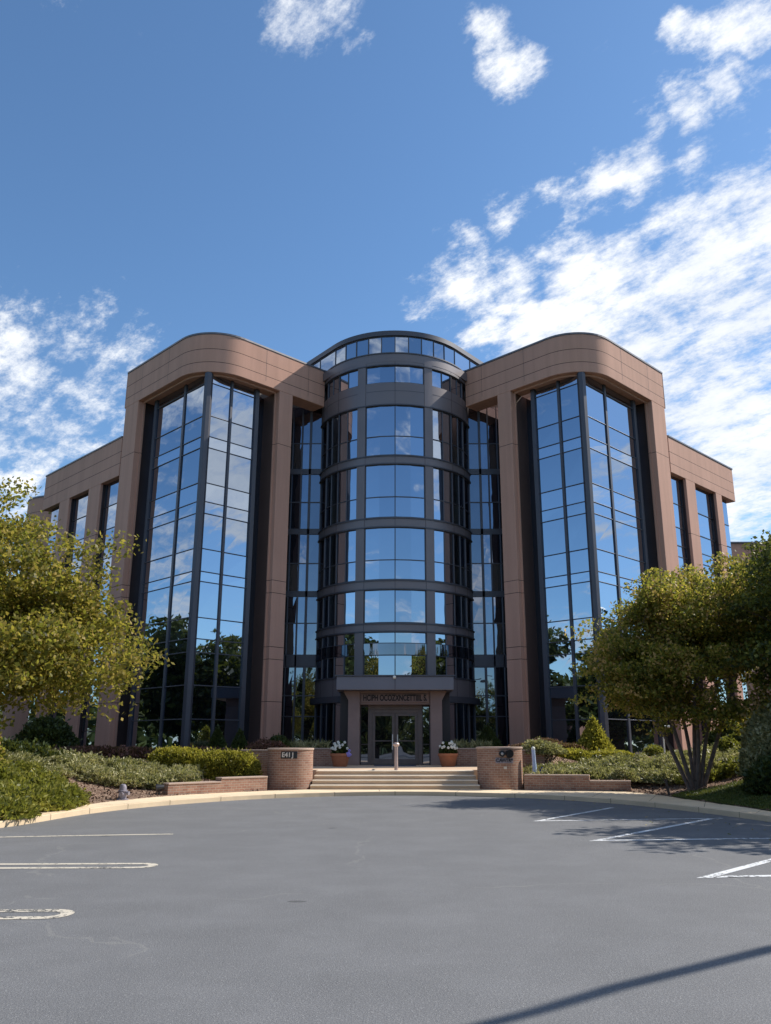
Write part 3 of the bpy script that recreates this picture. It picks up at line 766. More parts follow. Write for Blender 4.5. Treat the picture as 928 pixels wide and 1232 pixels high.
def wall_seg(name,p0,p1,th,z0,z1,label,cap=.05,capmat='cap',group=None,mat='brick',extra=None):
    T=thing(name,(p0[0],p0[1],z0),label,'wall',group)
    segs=[(p0,p1,z1)]+(extra or [])
    for (a,b,zt) in segs:
        d=Vector((b[0]-a[0],b[1]-a[1])).normalized(); nn=Vector((-d.y,d.x))*th
        P=[a,b,(b[0]+nn.x,b[1]+nn.y),(a[0]+nn.x,a[1]+nn.y)]
        g=MB(); g.prism(P,z0,zt-cap); o=g.build('wall',M[mat],T); brick_uv(o)
        e=d*.004; k=nn.normalized()*.02
        P=[(a[0]-k.x,a[1]-k.y),(b[0]-k.x,b[1]-k.y),(b[0]+nn.x+k.x,b[1]+nn.y+k.y),(a[0]+nn.x+k.x,a[1]+nn.y+k.y)]
        g=MB(); g.prism(P,zt-cap+.001,zt); g.build('cap',M[capmat],T,bevel=.01)
    return T
mid=(-5.45,27.38)
wall_seg('garden_wall',mid,LW[1],.3,.0,.58,'low stepped brick wall left of the steps in front of the clipped hedge',extra=[(LW[0],(mid[0]-.004,mid[1]-.004),.47)])
midr=(6.35,28.49)
wall_seg('garden_wall',RW[0],midr,.3,.0,.62,'low stepped brick wall right of the steps in front of the juniper bed',extra=[((midr[0]+.004,midr[1]-.001),RW[1],.45)])
wall_seg('planter_wall',(-5.55,31.0),(-4.25,31.0),.3,.0,1.40,'tall brick planter wall behind the left pillar and the clipped hedge')
wall_seg('planter_wall',(4.25,31.0),(5.35,31.0),.3,.0,1.40,'tall brick planter wall behind the right pillar and the blue post')
wall_seg('planter_wall',(-4.85,36.3),(-2.6,36.3),.25,.3,1.43,'brick planter wall behind the pot with white and violet flowers',extra=[((-4.25,31.35),(-4.25,36.25),1.40)])
wall_seg('planter_wall',(2.6,36.3),(4.85,36.3),.25,.3,1.43,'brick planter wall behind the pot of white flowers',extra=[((4.5,31.35),(4.5,36.25),1.40)])

# ------------------------------------------------------------------ foliage
rs=np.random.RandomState(11)
def leaves(P,size,aspect=1.8,up=0.0,dirs=None,jit=.5,rs_=None):
    """diamond leaves at points P"""
    r=rs_ or rs; n=len(P)
    a=r.normal(size=(n,3))
    if dirs is not None: a=dirs+a*jit
    a[:,2]+=up; a/=np.linalg.norm(a,axis=1,keepdims=True)+1e-9
    b=np.cross(a,r.normal(size=(n,3))); b/=np.linalg.norm(b,axis=1,keepdims=True)+1e-9
    s=size*(.65+.7*r.rand(n,1)); A=a*s*aspect*.5; Bq=b*s*.5
    v=np.stack([P-A,P+Bq,P+A,P-Bq],1).reshape(-1,3)
    f=np.arange(4*n).reshape(-1,4); return v,f
def crown_points(ells,ncl,per,crad,gap=.3,seed=1,shell=.45,flat=.5):
    r=np.random.RandomState(seed); cl=[]
    tot=sum(e[3]*e[4]*e[5] for e in ells)
    for e in ells:
        k=int(ncl*e[3]*e[4]*e[5]/tot); c=0
        while c<k:
            d=r.normal(size=3); d/=np.linalg.norm(d); rad=shell+(1-shell)*r.rand()**.6 if r.rand()<.75 else r.rand()
            p=np.array(e[:3])+d*np.array(e[3:6])*rad
            nv=mnoise.noise(Vector(p*.75)+Vector((seed*7.1,0,0)))
            if nv<-gap*.5: continue
            # lumpy outline
            nn=mnoise.noise(Vector(d*2.2)+Vector((0,seed*3.3,0)))
            n3=mnoise.noise(Vector(d*5.5)+Vector((seed*1.7,0,9)))
            p=np.array(e[:3])+d*np.array(e[3:6])*rad*(1+.42*nn+.3*n3)
            p[2]=p[2]*.8+.2*(round(p[2]/.62+.5*mnoise.noise(Vector((p[0]*.5,p[1]*.5,seed))))*.62)
            if r.rand()<.10: p=p+d*r.uniform(.15,.6)
            cl.append(p); c+=1
    cl=np.array(cl); C=np.repeat(cl,per,0)
    sz=np.repeat(.6+.8*r.rand(len(cl),1),per,0)
    G=r.normal(size=C.shape); G/=np.maximum(1,np.linalg.norm(G,axis=1,keepdims=True)/1.9)
    P=C+G*crad*sz*np.array([1,1,flat])
    return cl,P
def limb(g,a,b,r0,r1,r,bend=.15,n=7,seg=7):
    a=np.array(a,float); b=np.array(b,float); L=np.linalg.norm(b-a); off=r.normal(size=3)*L*bend; off[2]=abs(off[2])*.4
    pts=[]; rad=[]
    for k in range(n):
        t=k/(n-1); pts.append(a+(b-a)*t+off*math.sin(math.pi*t)*.6); rad.append(r0+(r1-r0)*t)
    g.tube(pts,rad,seg); return pts
def tree(name,base,ells,stems,ncl,per,crad,lsize,leafmat,barkmat,label,cat='tree',seed=1,gap=.3,nlimb=40,group=None,aspect=1.6,stemr=.12,fork=.45):
    T=thing(name,base,label,cat,group); r=np.random.RandomState(seed)
    cl,P=crown_points(ells,ncl,per,crad,gap,seed)
    g=MB(); b=np.array(base,float); tips=[]
    cc=np.mean([e[:3] for e in ells],0)
    for k,(dx,dy) in enumerate(stems):
        top=np.array([cc[0]*.6+b[0]*.4+dx, cc[1]*.6+b[1]*.4+dy, cc[2]-ells[0][5]*fork*.6])
        s=b+np.array([dx*.10,dy*.10,-.15])
        pts=limb(g,s,top,stemr*1.25,stemr*.55,r,.05,9,9); tips.append((pts,stemr*.55))
    idx=r.choice(len(cl),min(nlimb,len(cl)),replace=False)
    for i in idx:
        k=r.randint(len(tips)); pts,_=tips[k]; j=r.randint(len(pts)//2+1,len(pts))
        mp=pts[j]; tgt=cl[i]
        m=limb(g,mp,tgt,stemr*.32,stemr*.05,r,.12,7,5)
        for _ in range(2):
            near=cl[np.argsort(((cl-tgt)**2).sum(1))[r.randint(1,8)]]
            limb(g,m[4],near,stemr*.12,.006,r,.1,5,4)
    g.build('trunk',M[barkmat],T,smooth=True)
    v,f=leaves(P,lsize,aspect,-.15,rs_=r); np_mesh('crown',v,f,M[leafmat],T)
    return T
# left foreground tree
tree('deciduous_tree',(-9.7,19.6,hz(-9.7,19.6)),[(-9.9,19.7,4.6,3.1,3.0,2.3),(-8.0,19.3,3.9,2.1,2.0,1.6),(-11.2,20.2,5.4,2.7,2.7,2.3),(-10.3,19.4,5.9,1.3,1.2,1.1)],[(0,0),(.5,.3)],1350,80,.27,.068,'leaf_l','bark','olive and yellow leafed tree at the left edge in front of the side wing',seed=3,gap=.12,nlimb=60)
# right tree with several stems
tree('deciduous_tree',(9.25,26.8,hz(9.25,26.8)),[(8.9,26.5,4.35,2.6,2.4,1.75),(10.3,26.8,5.5,2.5,2.4,2.2),(7.7,26.3,3.7,1.45,1.3,.95),(9.9,25.9,3.0,2.6,1.4,.8)],[(-1.6,.2),(-1.0,-.3),(-.45,.3),(-.1,-.35),(.35,.3),(.95,-.2),(1.6,.2)],1150,80,.25,.07,'leaf_r','barkpale','many-stemmed tree turning yellow and orange right of the steps',seed=8,gap=.06,nlimb=60,stemr=.062)
tree('deciduous_tree',(13.6,23.8,hz(13.6,23.8)),[(13.3,23.8,5.3,3.1,2.8,2.8),(12.0,24.2,4.4,1.8,1.6,1.5)],[(0,0),(.6,.3)],850,90,.28,.078,'leaf_m','bark','dark green dense tree at the right edge behind the round shrub',seed=12,gap=.2,nlimb=40,stemr=.14)
tree('deciduous_tree',(14.2,18.6,hz(14.2,18.6)),[(13.9,18.6,5.6,2.9,2.8,2.6)],[(0,0)],300,80,.32,.14,'leaf_r','bark','tree just out of frame at the right whose shadow falls on the stalls',seed=14,gap=.2,nlimb=30,stemr=.14)

def shrub(name,x,y,rx,ry,rz,mat,label,cat='shrub',n=9000,size=.05,shape='round',group=None,z=None,lump=.12,seed=0,up=.4,aspect=2.0):
    r=np.random.RandomState(seed+int(abs(x)*37+y*11)); zb=hz(x,y) if z is None else z
    T=thing(name,(x,y,zb),label,cat,group)
    d=r.normal(size=(n,3)); d/=np.linalg.norm(d,axis=1,keepdims=True); d[:,2]=np.abs(d[:,2]) if shape!='ball' else d[:,2]
    if shape=='box':  # clipped: superellipsoid
        e=3.2; k=(np.abs(d)**e).sum(1,keepdims=True)**(-1/e); d=d*k
    nz=np.array([mnoise.noise(Vector(t*2.6)+Vector((seed,x,y))) for t in d])[:,None]
    nz2=np.array([mnoise.noise(Vector(t*7)+Vector((seed,x,y))) for t in d])[:,None]
    rad=(1+lump*nz+lump*.6*nz2)*(1-.16*r.rand(n,1)**1.5)
    if shape=='cone':
        h=r.rand(n,1)**1.35; an=r.rand(n,1)*2*math.pi; w=(1-h)**.85*(1+lump*nz*2)*(1-.15*r.rand(n,1)); P=np.concatenate([np.cos(an)*w*rx,np.sin(an)*w*ry,h*rz],1); D=np.concatenate([np.cos(an),np.sin(an),np.full_like(h,.8)],1)
    else:
        P=d*rad*np.array([rx,ry,rz]); D=d/np.array([rx,ry,rz]); D/=np.linalg.norm(D,axis=1,keepdims=True)
    st=r.rand(n)<.05; P[st]*=1+r.rand(st.sum(),1)*.16
    P=P+np.array([x,y,zb])
    v,f=leaves(P,size,aspect,up,D,.7,r); np_mesh('foliage',v,f,M[mat],T)
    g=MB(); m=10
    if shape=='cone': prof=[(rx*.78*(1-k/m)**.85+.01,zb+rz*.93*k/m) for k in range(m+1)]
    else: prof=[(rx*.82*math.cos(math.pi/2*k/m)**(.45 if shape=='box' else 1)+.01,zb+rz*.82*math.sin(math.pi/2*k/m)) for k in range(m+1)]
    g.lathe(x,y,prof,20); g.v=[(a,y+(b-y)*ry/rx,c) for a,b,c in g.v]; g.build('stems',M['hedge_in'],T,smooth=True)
    return T
# clipped golden hedge, left
shrub('clipped_hedge',-5.9,30.0,1.2,.75,.9,'hedge','clipped golden hedge, long one left of the brick pillar',n=16000,size=.05,shape='box',lump=.06,group='clipped golden hedges')
shrub('clipped_hedge',-7.55,30.05,1.0,.7,.72,'hedge','clipped golden hedge farther left, joined to the longer one',n=11000,size=.05,shape='box',lump=.08,group='clipped golden hedges')
shrub('clipped_hedge',6.35,32.3,1.0,.7,.42,'hedge','flat golden hedge just right of the blue post behind junipers',n=9000,size=.05,shape='box',lump=.08,group='clipped golden hedges',z=.98)
shrub('clipped_hedge',8.05,32.3,.85,.7,.36,'hedge','flat golden hedge farther right, below the pointed shrub',n=8000,size=.05,shape='box',lump=.08,group='clipped golden hedges',z=.98)
shrub('clipped_hedge',4.9,32.0,.6,.5,.5,'hedge','small rounded green shrub between the blue post and golden hedge',n=5000,size=.05,z=.95)
# conical shrubs
shrub('conical_shrub',7.95,34.4,.85,.8,1.35,'hedge','pointed gold-green shrub before the right prow window','shrub',n=9000,size=.055,shape='cone',z=1.2)
shrub('conical_shrub',-7.1,34.4,.55,.5,1.1,'leaf_d','dark pointed shrub left of two before the left prow window','shrub',n=5000,size=.06,shape='cone',z=1.1)
shrub('conical_shrub',-6.2,34.4,.5,.5,1.0,'leaf_d','dark pointed shrub right of two before the left prow window','shrub',n=5000,size=.06,shape='cone',z=1.1)
shrub('conical_shrub',4.05,37.6,.75,.6,1.15,'leaf_d','dark rounded cone shrub behind the right pillar against the drum','shrub',n=7000,size=.06,shape='cone',z=1.2)
shrub('barberry_hedge',-7.6,32.6,1.9,.5,.5,'barberry','low maroon hedge directly behind the golden hedges at left',n=9000,size=.05,shape='box',lump=.1,z=.95)
shrub('round_shrub',-5.0,33.6,.9,.7,.62,'barberry','dark red-brown mounded shrub behind the left brick pillar',n=7000,size=.05,z=1.1)
shrub('round_shrub',-4.75,34.9,.6,.6,.75,'leaf_d','dark green mounded shrub at the foot of the left pier',n=4000,size=.055,z=1.15)
shrub('round_shrub',6.1,35.2,.95,.7,.6,'barberry','maroon mounded shrub at the foot of the right pier',n=7000,size=.05,z=1.2)
shrub('barberry_hedge',5.9,33.6,1.5,.5,.42,'barberry','low maroon hedge behind the right planter wall and blue post',n=9000,size=.05,shape='box',lump=.1,z=1.2)
shrub('round_shrub',7.4,35.6,.6,.5,.35,'barberry','small dark maroon shrub beside the pointed gold shrub',n=3000,size=.05,z=1.2)
shrub('round_shrub',10.8,36.0,.5,.5,.45,'juniper2','small yellow-green shrub below the right prow edge',n=3000,size=.05)
shrub('round_shrub',11.15,24.6,1.25,1.2,2.1,'juniper','large rounded grey-green shrub at the right edge behind the lawn',n=24000,size=.07,shape='round',lump=.1)
shrub('round_shrub',10.15,23.3,.75,.7,.8,'leaf_d','dark holly shrub left of two below the large right shrub',n=8000,size=.07,lump=.2)
shrub('round_shrub',11.3,22.4,.9,.8,.9,'leaf_d','dark holly shrub right of two at the frame edge by the lawn',n=9000,size=.07,lump=.2)
shrub('round_shrub',11.9,31.0,.55,.5,.7,'juniper2','loose yellow-green shrub between the stems and the large right shrub',n=4000,size=.07,lump=.25)
shrub('round_shrub',14.2,36,1.3,1.2,1.4,'leaf_d','dark shrub against the side wing right of the many-stemmed tree',n=9000,size=.08,lump=.2)
# maroon and dark hedges, left background
shrub('barberry_hedge',-10.9,31.8,2.6,.6,.62,'barberry','long dark maroon hedge at the foot of the left prow',n=15000,size=.06,shape='box',lump=.08,z=.85)
shrub('dark_hedge',-13.4,27.6,2.8,1.0,1.15,'leaf_d','long dark green hedge left under the olive tree crown',n=20000,size=.07,shape='box',lump=.12,z=.5)
shrub('round_shrub',-14.2,35,1.2,1.1,1.5,'leaf_d','dark rounded shrub against the left side wing wall',n=8000,size=.08,lump=.2)
shrub('round_shrub',-11.4,23.9,.55,.55,1.3,'leaf_r','thin pale leafy shrub under the olive tree crown at left',n=1500,size=.07,lump=.4)
for s,(xx,lab) in enumerate(((-3.6,'strappy green plants in the planter behind the left flower pot'),(3.3,'strappy green plants in the planter behind the right flower pot'))):
    r=np.random.RandomState(40+s); T=None
    n=700; P=np.stack([xx+r.uniform(-.9,.8,n),36.75+r.uniform(-.25,.3,n),1.3+r.rand(n)*.35],1)
    v,f=leaves(P,.035,12,1.3,None,1,r); o=np_mesh('strap_plants',v,f,M['juniper'],None); tag(o,lab,'plants',kind='stuff')

# spreading junipers: ground cover
def cover(name,mounds,mat,label,dens=900,size=.045):
    V_=[];F_=[];o=0; core=MB(); r=np.random.RandomState(len(mounds)*7+int(abs(mounds[0][0])*10))
    for (x,y,rx,ry,rz) in mounds:
        zb=hz(x,y); n=int(dens*rx*ry*3+400)
        d=r.normal(size=(n,3)); d/=np.linalg.norm(d,axis=1,keepdims=True); d[:,2]=np.abs(d[:,2])
        an=np.arctan2(d[:,1],d[:,0]); lob=np.array([mnoise.noise(Vector(t*3.2)+Vector((x,y,0))) for t in d])[:,None]
        P=d*(1+.32*lob)*(1-.3*r.rand(n,1)**1.3)*np.array([rx,ry,rz])+np.array([x,y,zb])
        st=r.rand(n)<.07; P[st,2]+=r.rand(st.sum())*.14
        D=d*np.array([1,1,.5])+np.array([0,0,.25])
        v,f=leaves(P,size,2.6,.15,D,.55,r); V_.append(v); F_.append(f+o); o+=len(v)
    ob=np_mesh(name,np.concatenate(V_),np.concatenate(F_),M[mat]); return tag(ob,label,'ground cover',kind='stuff')
def scatter(region,n,rx,rz,seed,mind=.5):
    r=random.Random(seed); out=[]; k=0
    while len(out)<n and k<9000:
        k+=1; x,y=region(r)
        if any((x-a)**2+(y-b)**2<mind**2 for a,b,*_ in out): continue
        s=r.uniform(.75,1.25); out.append((x,y,rx*s,rx*s*r.uniform(.8,1.1),rz*r.uniform(.8,1.2)))
    return out
def regL1(r):
    y=r.uniform(16.6,24.2); lim=-8.15 if y<22.2 else -8.15-(y-22.2)*.8
    return r.uniform(-14,lim),y
cover('juniper_ground_cover',scatter(regL1,52,.75,.42,1,.62),'juniper2','yellow-green spreading juniper bank along the left kerb',1500,.05)
def regL2(r):
    x=r.uniform(-12.5,-7.0); return x,r.uniform(28.1+(-7-x)*-.35,30.6-(-7-x)*.25)
cover('juniper_ground_cover',scatter(lambda r:(lambda x:(x,r.uniform(26.9-(-7.2-x)*.6,29.3-(-7.2-x)*.3)))(r.uniform(-12.5,-6.6)),34,.60,.34,2,.5),'juniper','grey-green junipers in the left bed before the clipped hedge',1500,.045)
def regR(r):
    x=r.uniform(4.9,12.2); y0=29.6 if x<7.6 else 29.0-(x-7.6)*.35
    return x,r.uniform(y0,31.6 if x<9 else 31.2)
cover('juniper_ground_cover',scatter(regR,52,.62,.42,3,.42),'juniper','grey-green junipers filling the bed behind the right garden wall',1500,.045)
cover('juniper_ground_cover',scatter(lambda r:(r.uniform(9.3,12.5),r.uniform(27.3,29.2)),12,.5,.4,4,.5),'juniper2','yellow-green low shrubs beside the stems of the right tree',1300,.045)
# lawn grass
r=np.random.RandomState(5); n=60000
X=r.uniform(7.7,16,n*2); Y=r.uniform(13.5,26.3,n*2); k=lawnmask(X,Y); X,Y=X[k][:n],Y[k][:n]
P=np.stack([X,Y,height(X,Y)+.035],1); v,f=leaves(P,.018,4,1.4,None,1,r); tag(np_mesh('grass',v,f,M['grass']),'short dark grass along the right kerb','grass',kind='stuff')
# bark chips and fallen leaves
n=16000; X=r.uniform(-13,13,n); Y=r.uniform(19,31,n); k=(dist_out(X,Y)>.0)&~((np.abs(X)<4.4)&(Y>28.5))&~lawnmask(X,Y); X,Y=X[k],Y[k]
P=np.stack([X,Y,height(X,Y)+.02],1); v,f=leaves(P,.05,1.8,0,None,1,r); tag(np_mesh('bark_chips',v,f,M['mulch']),'loose bark chips and dry leaves on the beds','mulch',kind='stuff')
n=260; X=r.uniform(3,10,n); Y=r.uniform(10,27,n); k=(dist_out(X,Y)<-.8)&(dist_out(X,Y)>-4); X,Y=X[k],Y[k]
P=np.stack([X,Y,np.full(len(X),.012)],1)
v,f=leaves(P,.045,1.6,0,None,1,r); v[:,2]=.006+(v[:,2]-.012)*.3+.006; tag(np_mesh('fallen_leaves',v,f,M['leaf_r']),'dry fallen leaves scattered on the asphalt by the right kerb','leaves',kind='stuff')

# ------------------------------------------------------------------ flower pots
def pot(x,y,label,violet,seed):
    z=.70; T=thing('flower_pot',(x,y,z),label,'flower pot','terracotta flower pots beside the doors')
    g=MB(); g.lathe(x,y,[(.26,z),(.28,z+.02),(.39,z+.42),(.42,z+.43),(.42,z+.52),(.37,z+.52),(.35,z+.45)],36); g.build('pot',M['terracotta'],T,smooth=True)
    g=MB(); g.lathe(x,y,[(.36,z+.44),(.35,z+.47)],24); g.build('soil',M['soil'],T)
    r=np.random.RandomState(seed); n=900; d=r.normal(size=(n,3)); d/=np.linalg.norm(d,axis=1,keepdims=True); d[:,2]=np.abs(d[:,2])
    P=d*(.4+.6*r.rand(n,1)**.5)*np.array([.38,.33,.5])+np.array([x,y,z+.48]); v,f=leaves(P,.075,1.8,.4,d,.6,r); np_mesh('plant',v,f,M['leaf_d'],T)
    for k in range(16):
        a=r.rand()*6.28; e=r.uniform(.35,1.2); rr=.40
        cx,cy,cz=x+rr*math.cos(a)*math.cos(e),y-abs(rr*math.sin(a)*math.cos(e)),z+.50+.52*math.sin(e)
        g=MB()
        for j in range(5): 
            t=j*1.257; g.ball((cx+.032*math.cos(t),cy-.012,cz+.032*math.sin(t)),.028,6,4)
        g.build('blossom',M['petalw'],T,smooth=True)
    if violet:
        for k in range(7):
            cx,cy,cz=x+.36+r.uniform(-.08,.1),y-.2+r.uniform(-.1,.1),z+.45+r.uniform(-.12,.2)
            g=MB()
            for j in range(5):
                t=j*1.257; g.ball((cx+.035*math.cos(t),cy-.012,cz+.035*math.sin(t)),.03,6,4)
            tag(g.build('blossom',M['petalp'],T,smooth=True),'violet blossom')
pot(-2.25,35.6,'terracotta pot of white and violet flowers left of the doors',True,2)
pot(2.18,35.6,'terracotta pot of white flowers right of the doors',False,3)

# ------------------------------------------------------------------ small fixtures
x,y=-7.45,23.95
T=thing('hydrant',(x,y,.12),'short grey hydrant-like bollard on the left sidewalk','hydrant')
g=MB(); g.lathe(x,y,[(.17,.121),(.17,.15),(.11,.16),(.105,.33),(.13,.345),(.13,.37),(.10,.38),(.095,.46),(.07,.52),(.02,.54)],20); g.build('barrel',M['hydrant'],T,smooth=True)
g=MB(); g.tube([(x-.02,y,.30),(x+.19,y-.05,.30)],[.05,.05],12); g.tube([(x,y,.28),(x,y-.17,.28)],[.06,.06],12); g.build('outlet',M['hydrant'],T,smooth=True)
x,y=-6.98,25.9
T=thing('flood_light',(x,y,hz(x,y)),'small black garden flood light at the left end of the low wall','lamp')
z=hz(x,y); g=MB(); g.tube([(x,y,z),(x,y,z+.16)],[.02,.02],8); g.build('stake',M['plate'],T)
g=MB(); g.tube([(x-.09,y-.04,z+.19),(x+.0,y,z+.21),(x+.12,y+.05,z+.23)],[.12,.10,.06],14); g.build('lamp_head',M['plate'],T,smooth=True)
x,y=4.78,29.72
T=thing('marker_post',(x,y,.6),'pale blue slim post standing behind the right low wall','post')
g=MB(); g.tube([(x,y,.5),(x-.02,y,1.0),(x-.03,y,1.42)],[.085,.07,.06],12); g.build('shaft',M['bluepost'],T,smooth=True)
g=MB(); g.ball((x-.03,y,1.44),.068,10,6); g.build('cap',M['petalw'],T,smooth=True)
g=MB(); g.lathe(x+.24,y-.02,[(.09,.58),(.12,.64),(.10,.72),(.05,.78),(.03,.84)],12); tag(g.build('bundle',M['navy'],None,smooth=True),'small dark blue bundle on the ground beside the blue post','bundle')
def stake(x,y,h,lean,label):
    z=hz(x,y); T=tag(bpy.data.objects.new('x',None)) if False else None
    g=MB(); g.bar((x,y,z-.1),(x+lean,y,z+h),.07,.05); g.bar((x+lean-.05,y,z+h),(x+lean+.05,y,z+h),.06,.06)
    tag(g.build('stake',M['bark'],None,bevel=.006),label,'stake')
stake(8.15,26.0,.42,-.08,'short leaning dark stake in the mulch left of the right tree')
stake(8.95,26.0,.3,0,'short dark stake standing against the right tree stems')
x,y=10.6,34.0; z=hz(x,y)
T=thing('path_light',(x,y,z),'thin white path light behind the right junipers','lamp')
g=MB(); g.tube([(x,y,z-.1),(x,y,z+1.15)],[.03,.03],8); g.build('pole',M['petalw'],T)
g=MB(); g.tube([(x-.02,y,z+1.17),(x+.28,y,z+1.19)],[.04,.055],8); g.build('lamp_head',M['petalw'],T)

# lot lamp whose arm shades the foreground
T=thing('street_lamp',(14.2,12.4,0),'tall grey lot lamp with a long curved arm, out of frame at right','street lamp')
g=MB(); g.tube([(14.2,12.4,-.1),(14.2,12.4,3),(14.1,12.33,6.2)],[.16,.14,.12],14); g.lathe(14.2,12.4,[(.28,0),(.28,.5),(.2,.55)],20); g.build('pole',M['lamp'],T,smooth=True)
g=MB()
az=R(20); el=R(43); tz=1/math.tan(el)
def lift(gx,gy,z): return (gx+z*tz*math.cos(az),gy+z*tz*math.sin(az),z)
AP=[(14.1,12.33,6.15)]+[lift(gx,gy,zz) for gx,gy,zz in ((4.6,8.35,6.75),(3.07,7.45,6.95),(2.2,6.82,7.05),(1.5,6.32,7.1),(.9,5.82,7.1),(.2,5.3,7.05),(-.6,4.8,6.95))]
g.tube(AP,[.12,.095,.085,.08,.075,.065,.06,.05],12); g.build('arm',M['lamp'],T,smooth=True)
e=AP[-1]; g=MB(); g.prism([(e[0]-.7,e[1]-.25),(e[0]-.5,e[1]-.05),(e[0]+.1,e[1]+.12),(e[0]+.15,e[1]-.1),(e[0]-.5,e[1]-.4)],6.85,7.0); g.build('lamp_head',M['lamp'],T,bevel=.03)

# ------------------------------------------------------------------ trees around the lot, seen only in the glass
r=random.Random(9)
def ringtree(seed,h,w,ncl):
    return tree('tall_tree',(0,0,0),[(0,0,h*.56,w,w,h*.36),(w*.35,w*.2,h*.42,w*.8,w*.8,h*.24),(-w*.4,0,h*.5,w*.75,w*.8,h*.26)],[(0,0),(.5,.3)],ncl,34,.5,.34,'leaf_ring','bark','tall leafy tree beyond the lot, mirrored in the glass','tree',seed=seed,gap=.3,nlimb=24,group='trees beyond the lot mirrored in the glass',stemr=.22)
protos=[ringtree(21,11,3.6,240),ringtree(22,9,3.9,230),ringtree(23,13,3.5,260)]
spots=[(-24,20,0,1),(-30,27,1,1.1),(-33,34,2,1.1),(-27,40,0,1.05),(-36,44,1,1.2),(-22,10,1,.95),(-26,2,2,1),(-38,22,2,1.2),(-34,12,0,1.2),
       (26,24,1,.9),(31,31,0,1),(34,38,1,1),(29,43,1,.9),(38,30,2,.95),(25,12,0,1),(30,4,2,.9),(40,45,0,1.1),
       (-18,-26,0,1.1),(-9,-30,2,1),(-2,-27,1,1),(9,-31,0,.9),(17,-27,2,1.1),(-27,-22,1,1.2),(26,-20,1,1.1),(-30,-8,0,1.1),(32,-8,0,1)]
used=set()
for x,y,k,s in spots:
    p=protos[k]
    if k in used:
        o=p.copy(); col.objects.link(o)
        for ch in p.children:
            c=ch.copy(); col.objects.link(c); c.parent=o
    else: o=p; used.add(k)
    o.location=(x,y,-.3 if y<12 else .6); o.rotation_euler=(0,0,r.uniform(0,6.28)); s*=r.uniform(.9,1.1); o.scale=(s,s,s)
V_=[];rr=np.random.RandomState(77)
th=rr.uniform(0,2*math.pi,42000); hh=np.array([7.5+3*mnoise.noise(Vector((math.cos(t)*9,math.sin(t)*9,0)))+1.5*mnoise.noise(Vector((math.cos(t)*40,math.sin(t)*40,3))) for t in th])
rad_=95+rr.uniform(-7,7,len(th)); P=np.stack([rad_*np.cos(th),20+rad_*np.sin(th),hh*(1-rr.rand(len(th))**1.6)*np.cos((rad_-95)/7*1.2)-.3],1)
v,f=leaves(P,.9,1.4,0,None,1,rr); tag(np_mesh('distant_wood',v,f,M['leaf_ring']),'far line of woods round the site','woods',kind='stuff')
# low building across the lot, mirrored
T=thing('low_building',(-30,24,-.3),'low brick outbuilding beyond the trees, mirrored in the right prow','building')
g=MB(); g.box(-44,-41,14,34,-.3,4.2); g.build('wall',M['pinkwall'],T); g=MB(); g.box(-44.3,-40.7,13.7,34.3,4.201,4.6); g.build('roof',M['coping'],T)
g=MB()
for k in range(6): g.box(-40.99,-40.93,15.5+k*3.1,17.3+k*3.1,1.0,2.9)
g.build('window',M['glassdark'],T)

# ------------------------------------------------------------------ sky, sun, camera
w=bpy.data.worlds.new('World'); sc.world=w; w.use_nodes=True; nt=w.node_tree
for n_ in list(nt.nodes): nt.nodes.remove(n_)
out=N(nt,'ShaderNodeOutputWorld'); bg=N(nt,'ShaderNodeBackground'); nt.links.new(bg.outputs[0],out.inputs[0])
sky=N(nt,'ShaderNodeTexSky',sky_type='NISHITA'); sky.sun_disc=False; sky.sun_elevation=el; sky.sun_rotation=R(90)-az
sky.air_density=1.0; sky.dust_density=.35; sky.ozone_density=2.0; sky.altitude=200
tc=N(nt,'ShaderNodeTexCoord'); dirv=tc.outputs['Generated']
sep=N(nt,'ShaderNodeSeparateXYZ'); nt.links.new(dirv,sep.inputs[0]); dx,dy,dz=sep.outputs
hzn=mth(nt,'ADD',mth(nt,'MAXIMUM',dz,0),.22)
cx_=mth(nt,'DIVIDE',dx,hzn); cy_=mth(nt,'DIVIDE',dy,hzn)
cmb=N(nt,'ShaderNodeCombineXYZ'); nt.links.new(cx_,cmb.inputs[0]); nt.links.new(cy_,cmb.inputs[1])
CV=cmb.outputs[0]
# streaky domain
m0=N(nt,'ShaderNodeMapping'); m0.inputs['Rotation'].default_value=(0,0,R(45)); nt.links.new(CV,m0.inputs[0])
mp=N(nt,'ShaderNodeMapping'); mp.inputs['Scale'].default_value=(.95,1.45,1); nt.links.new(m0.outputs[0],mp.inputs[0])
f1=noise(nt,mp.outputs[0],2.4,12,.62); f2=noise(nt,mp.outputs[0],12,10,.70); f0=noise(nt,CV,.8,3,.5)
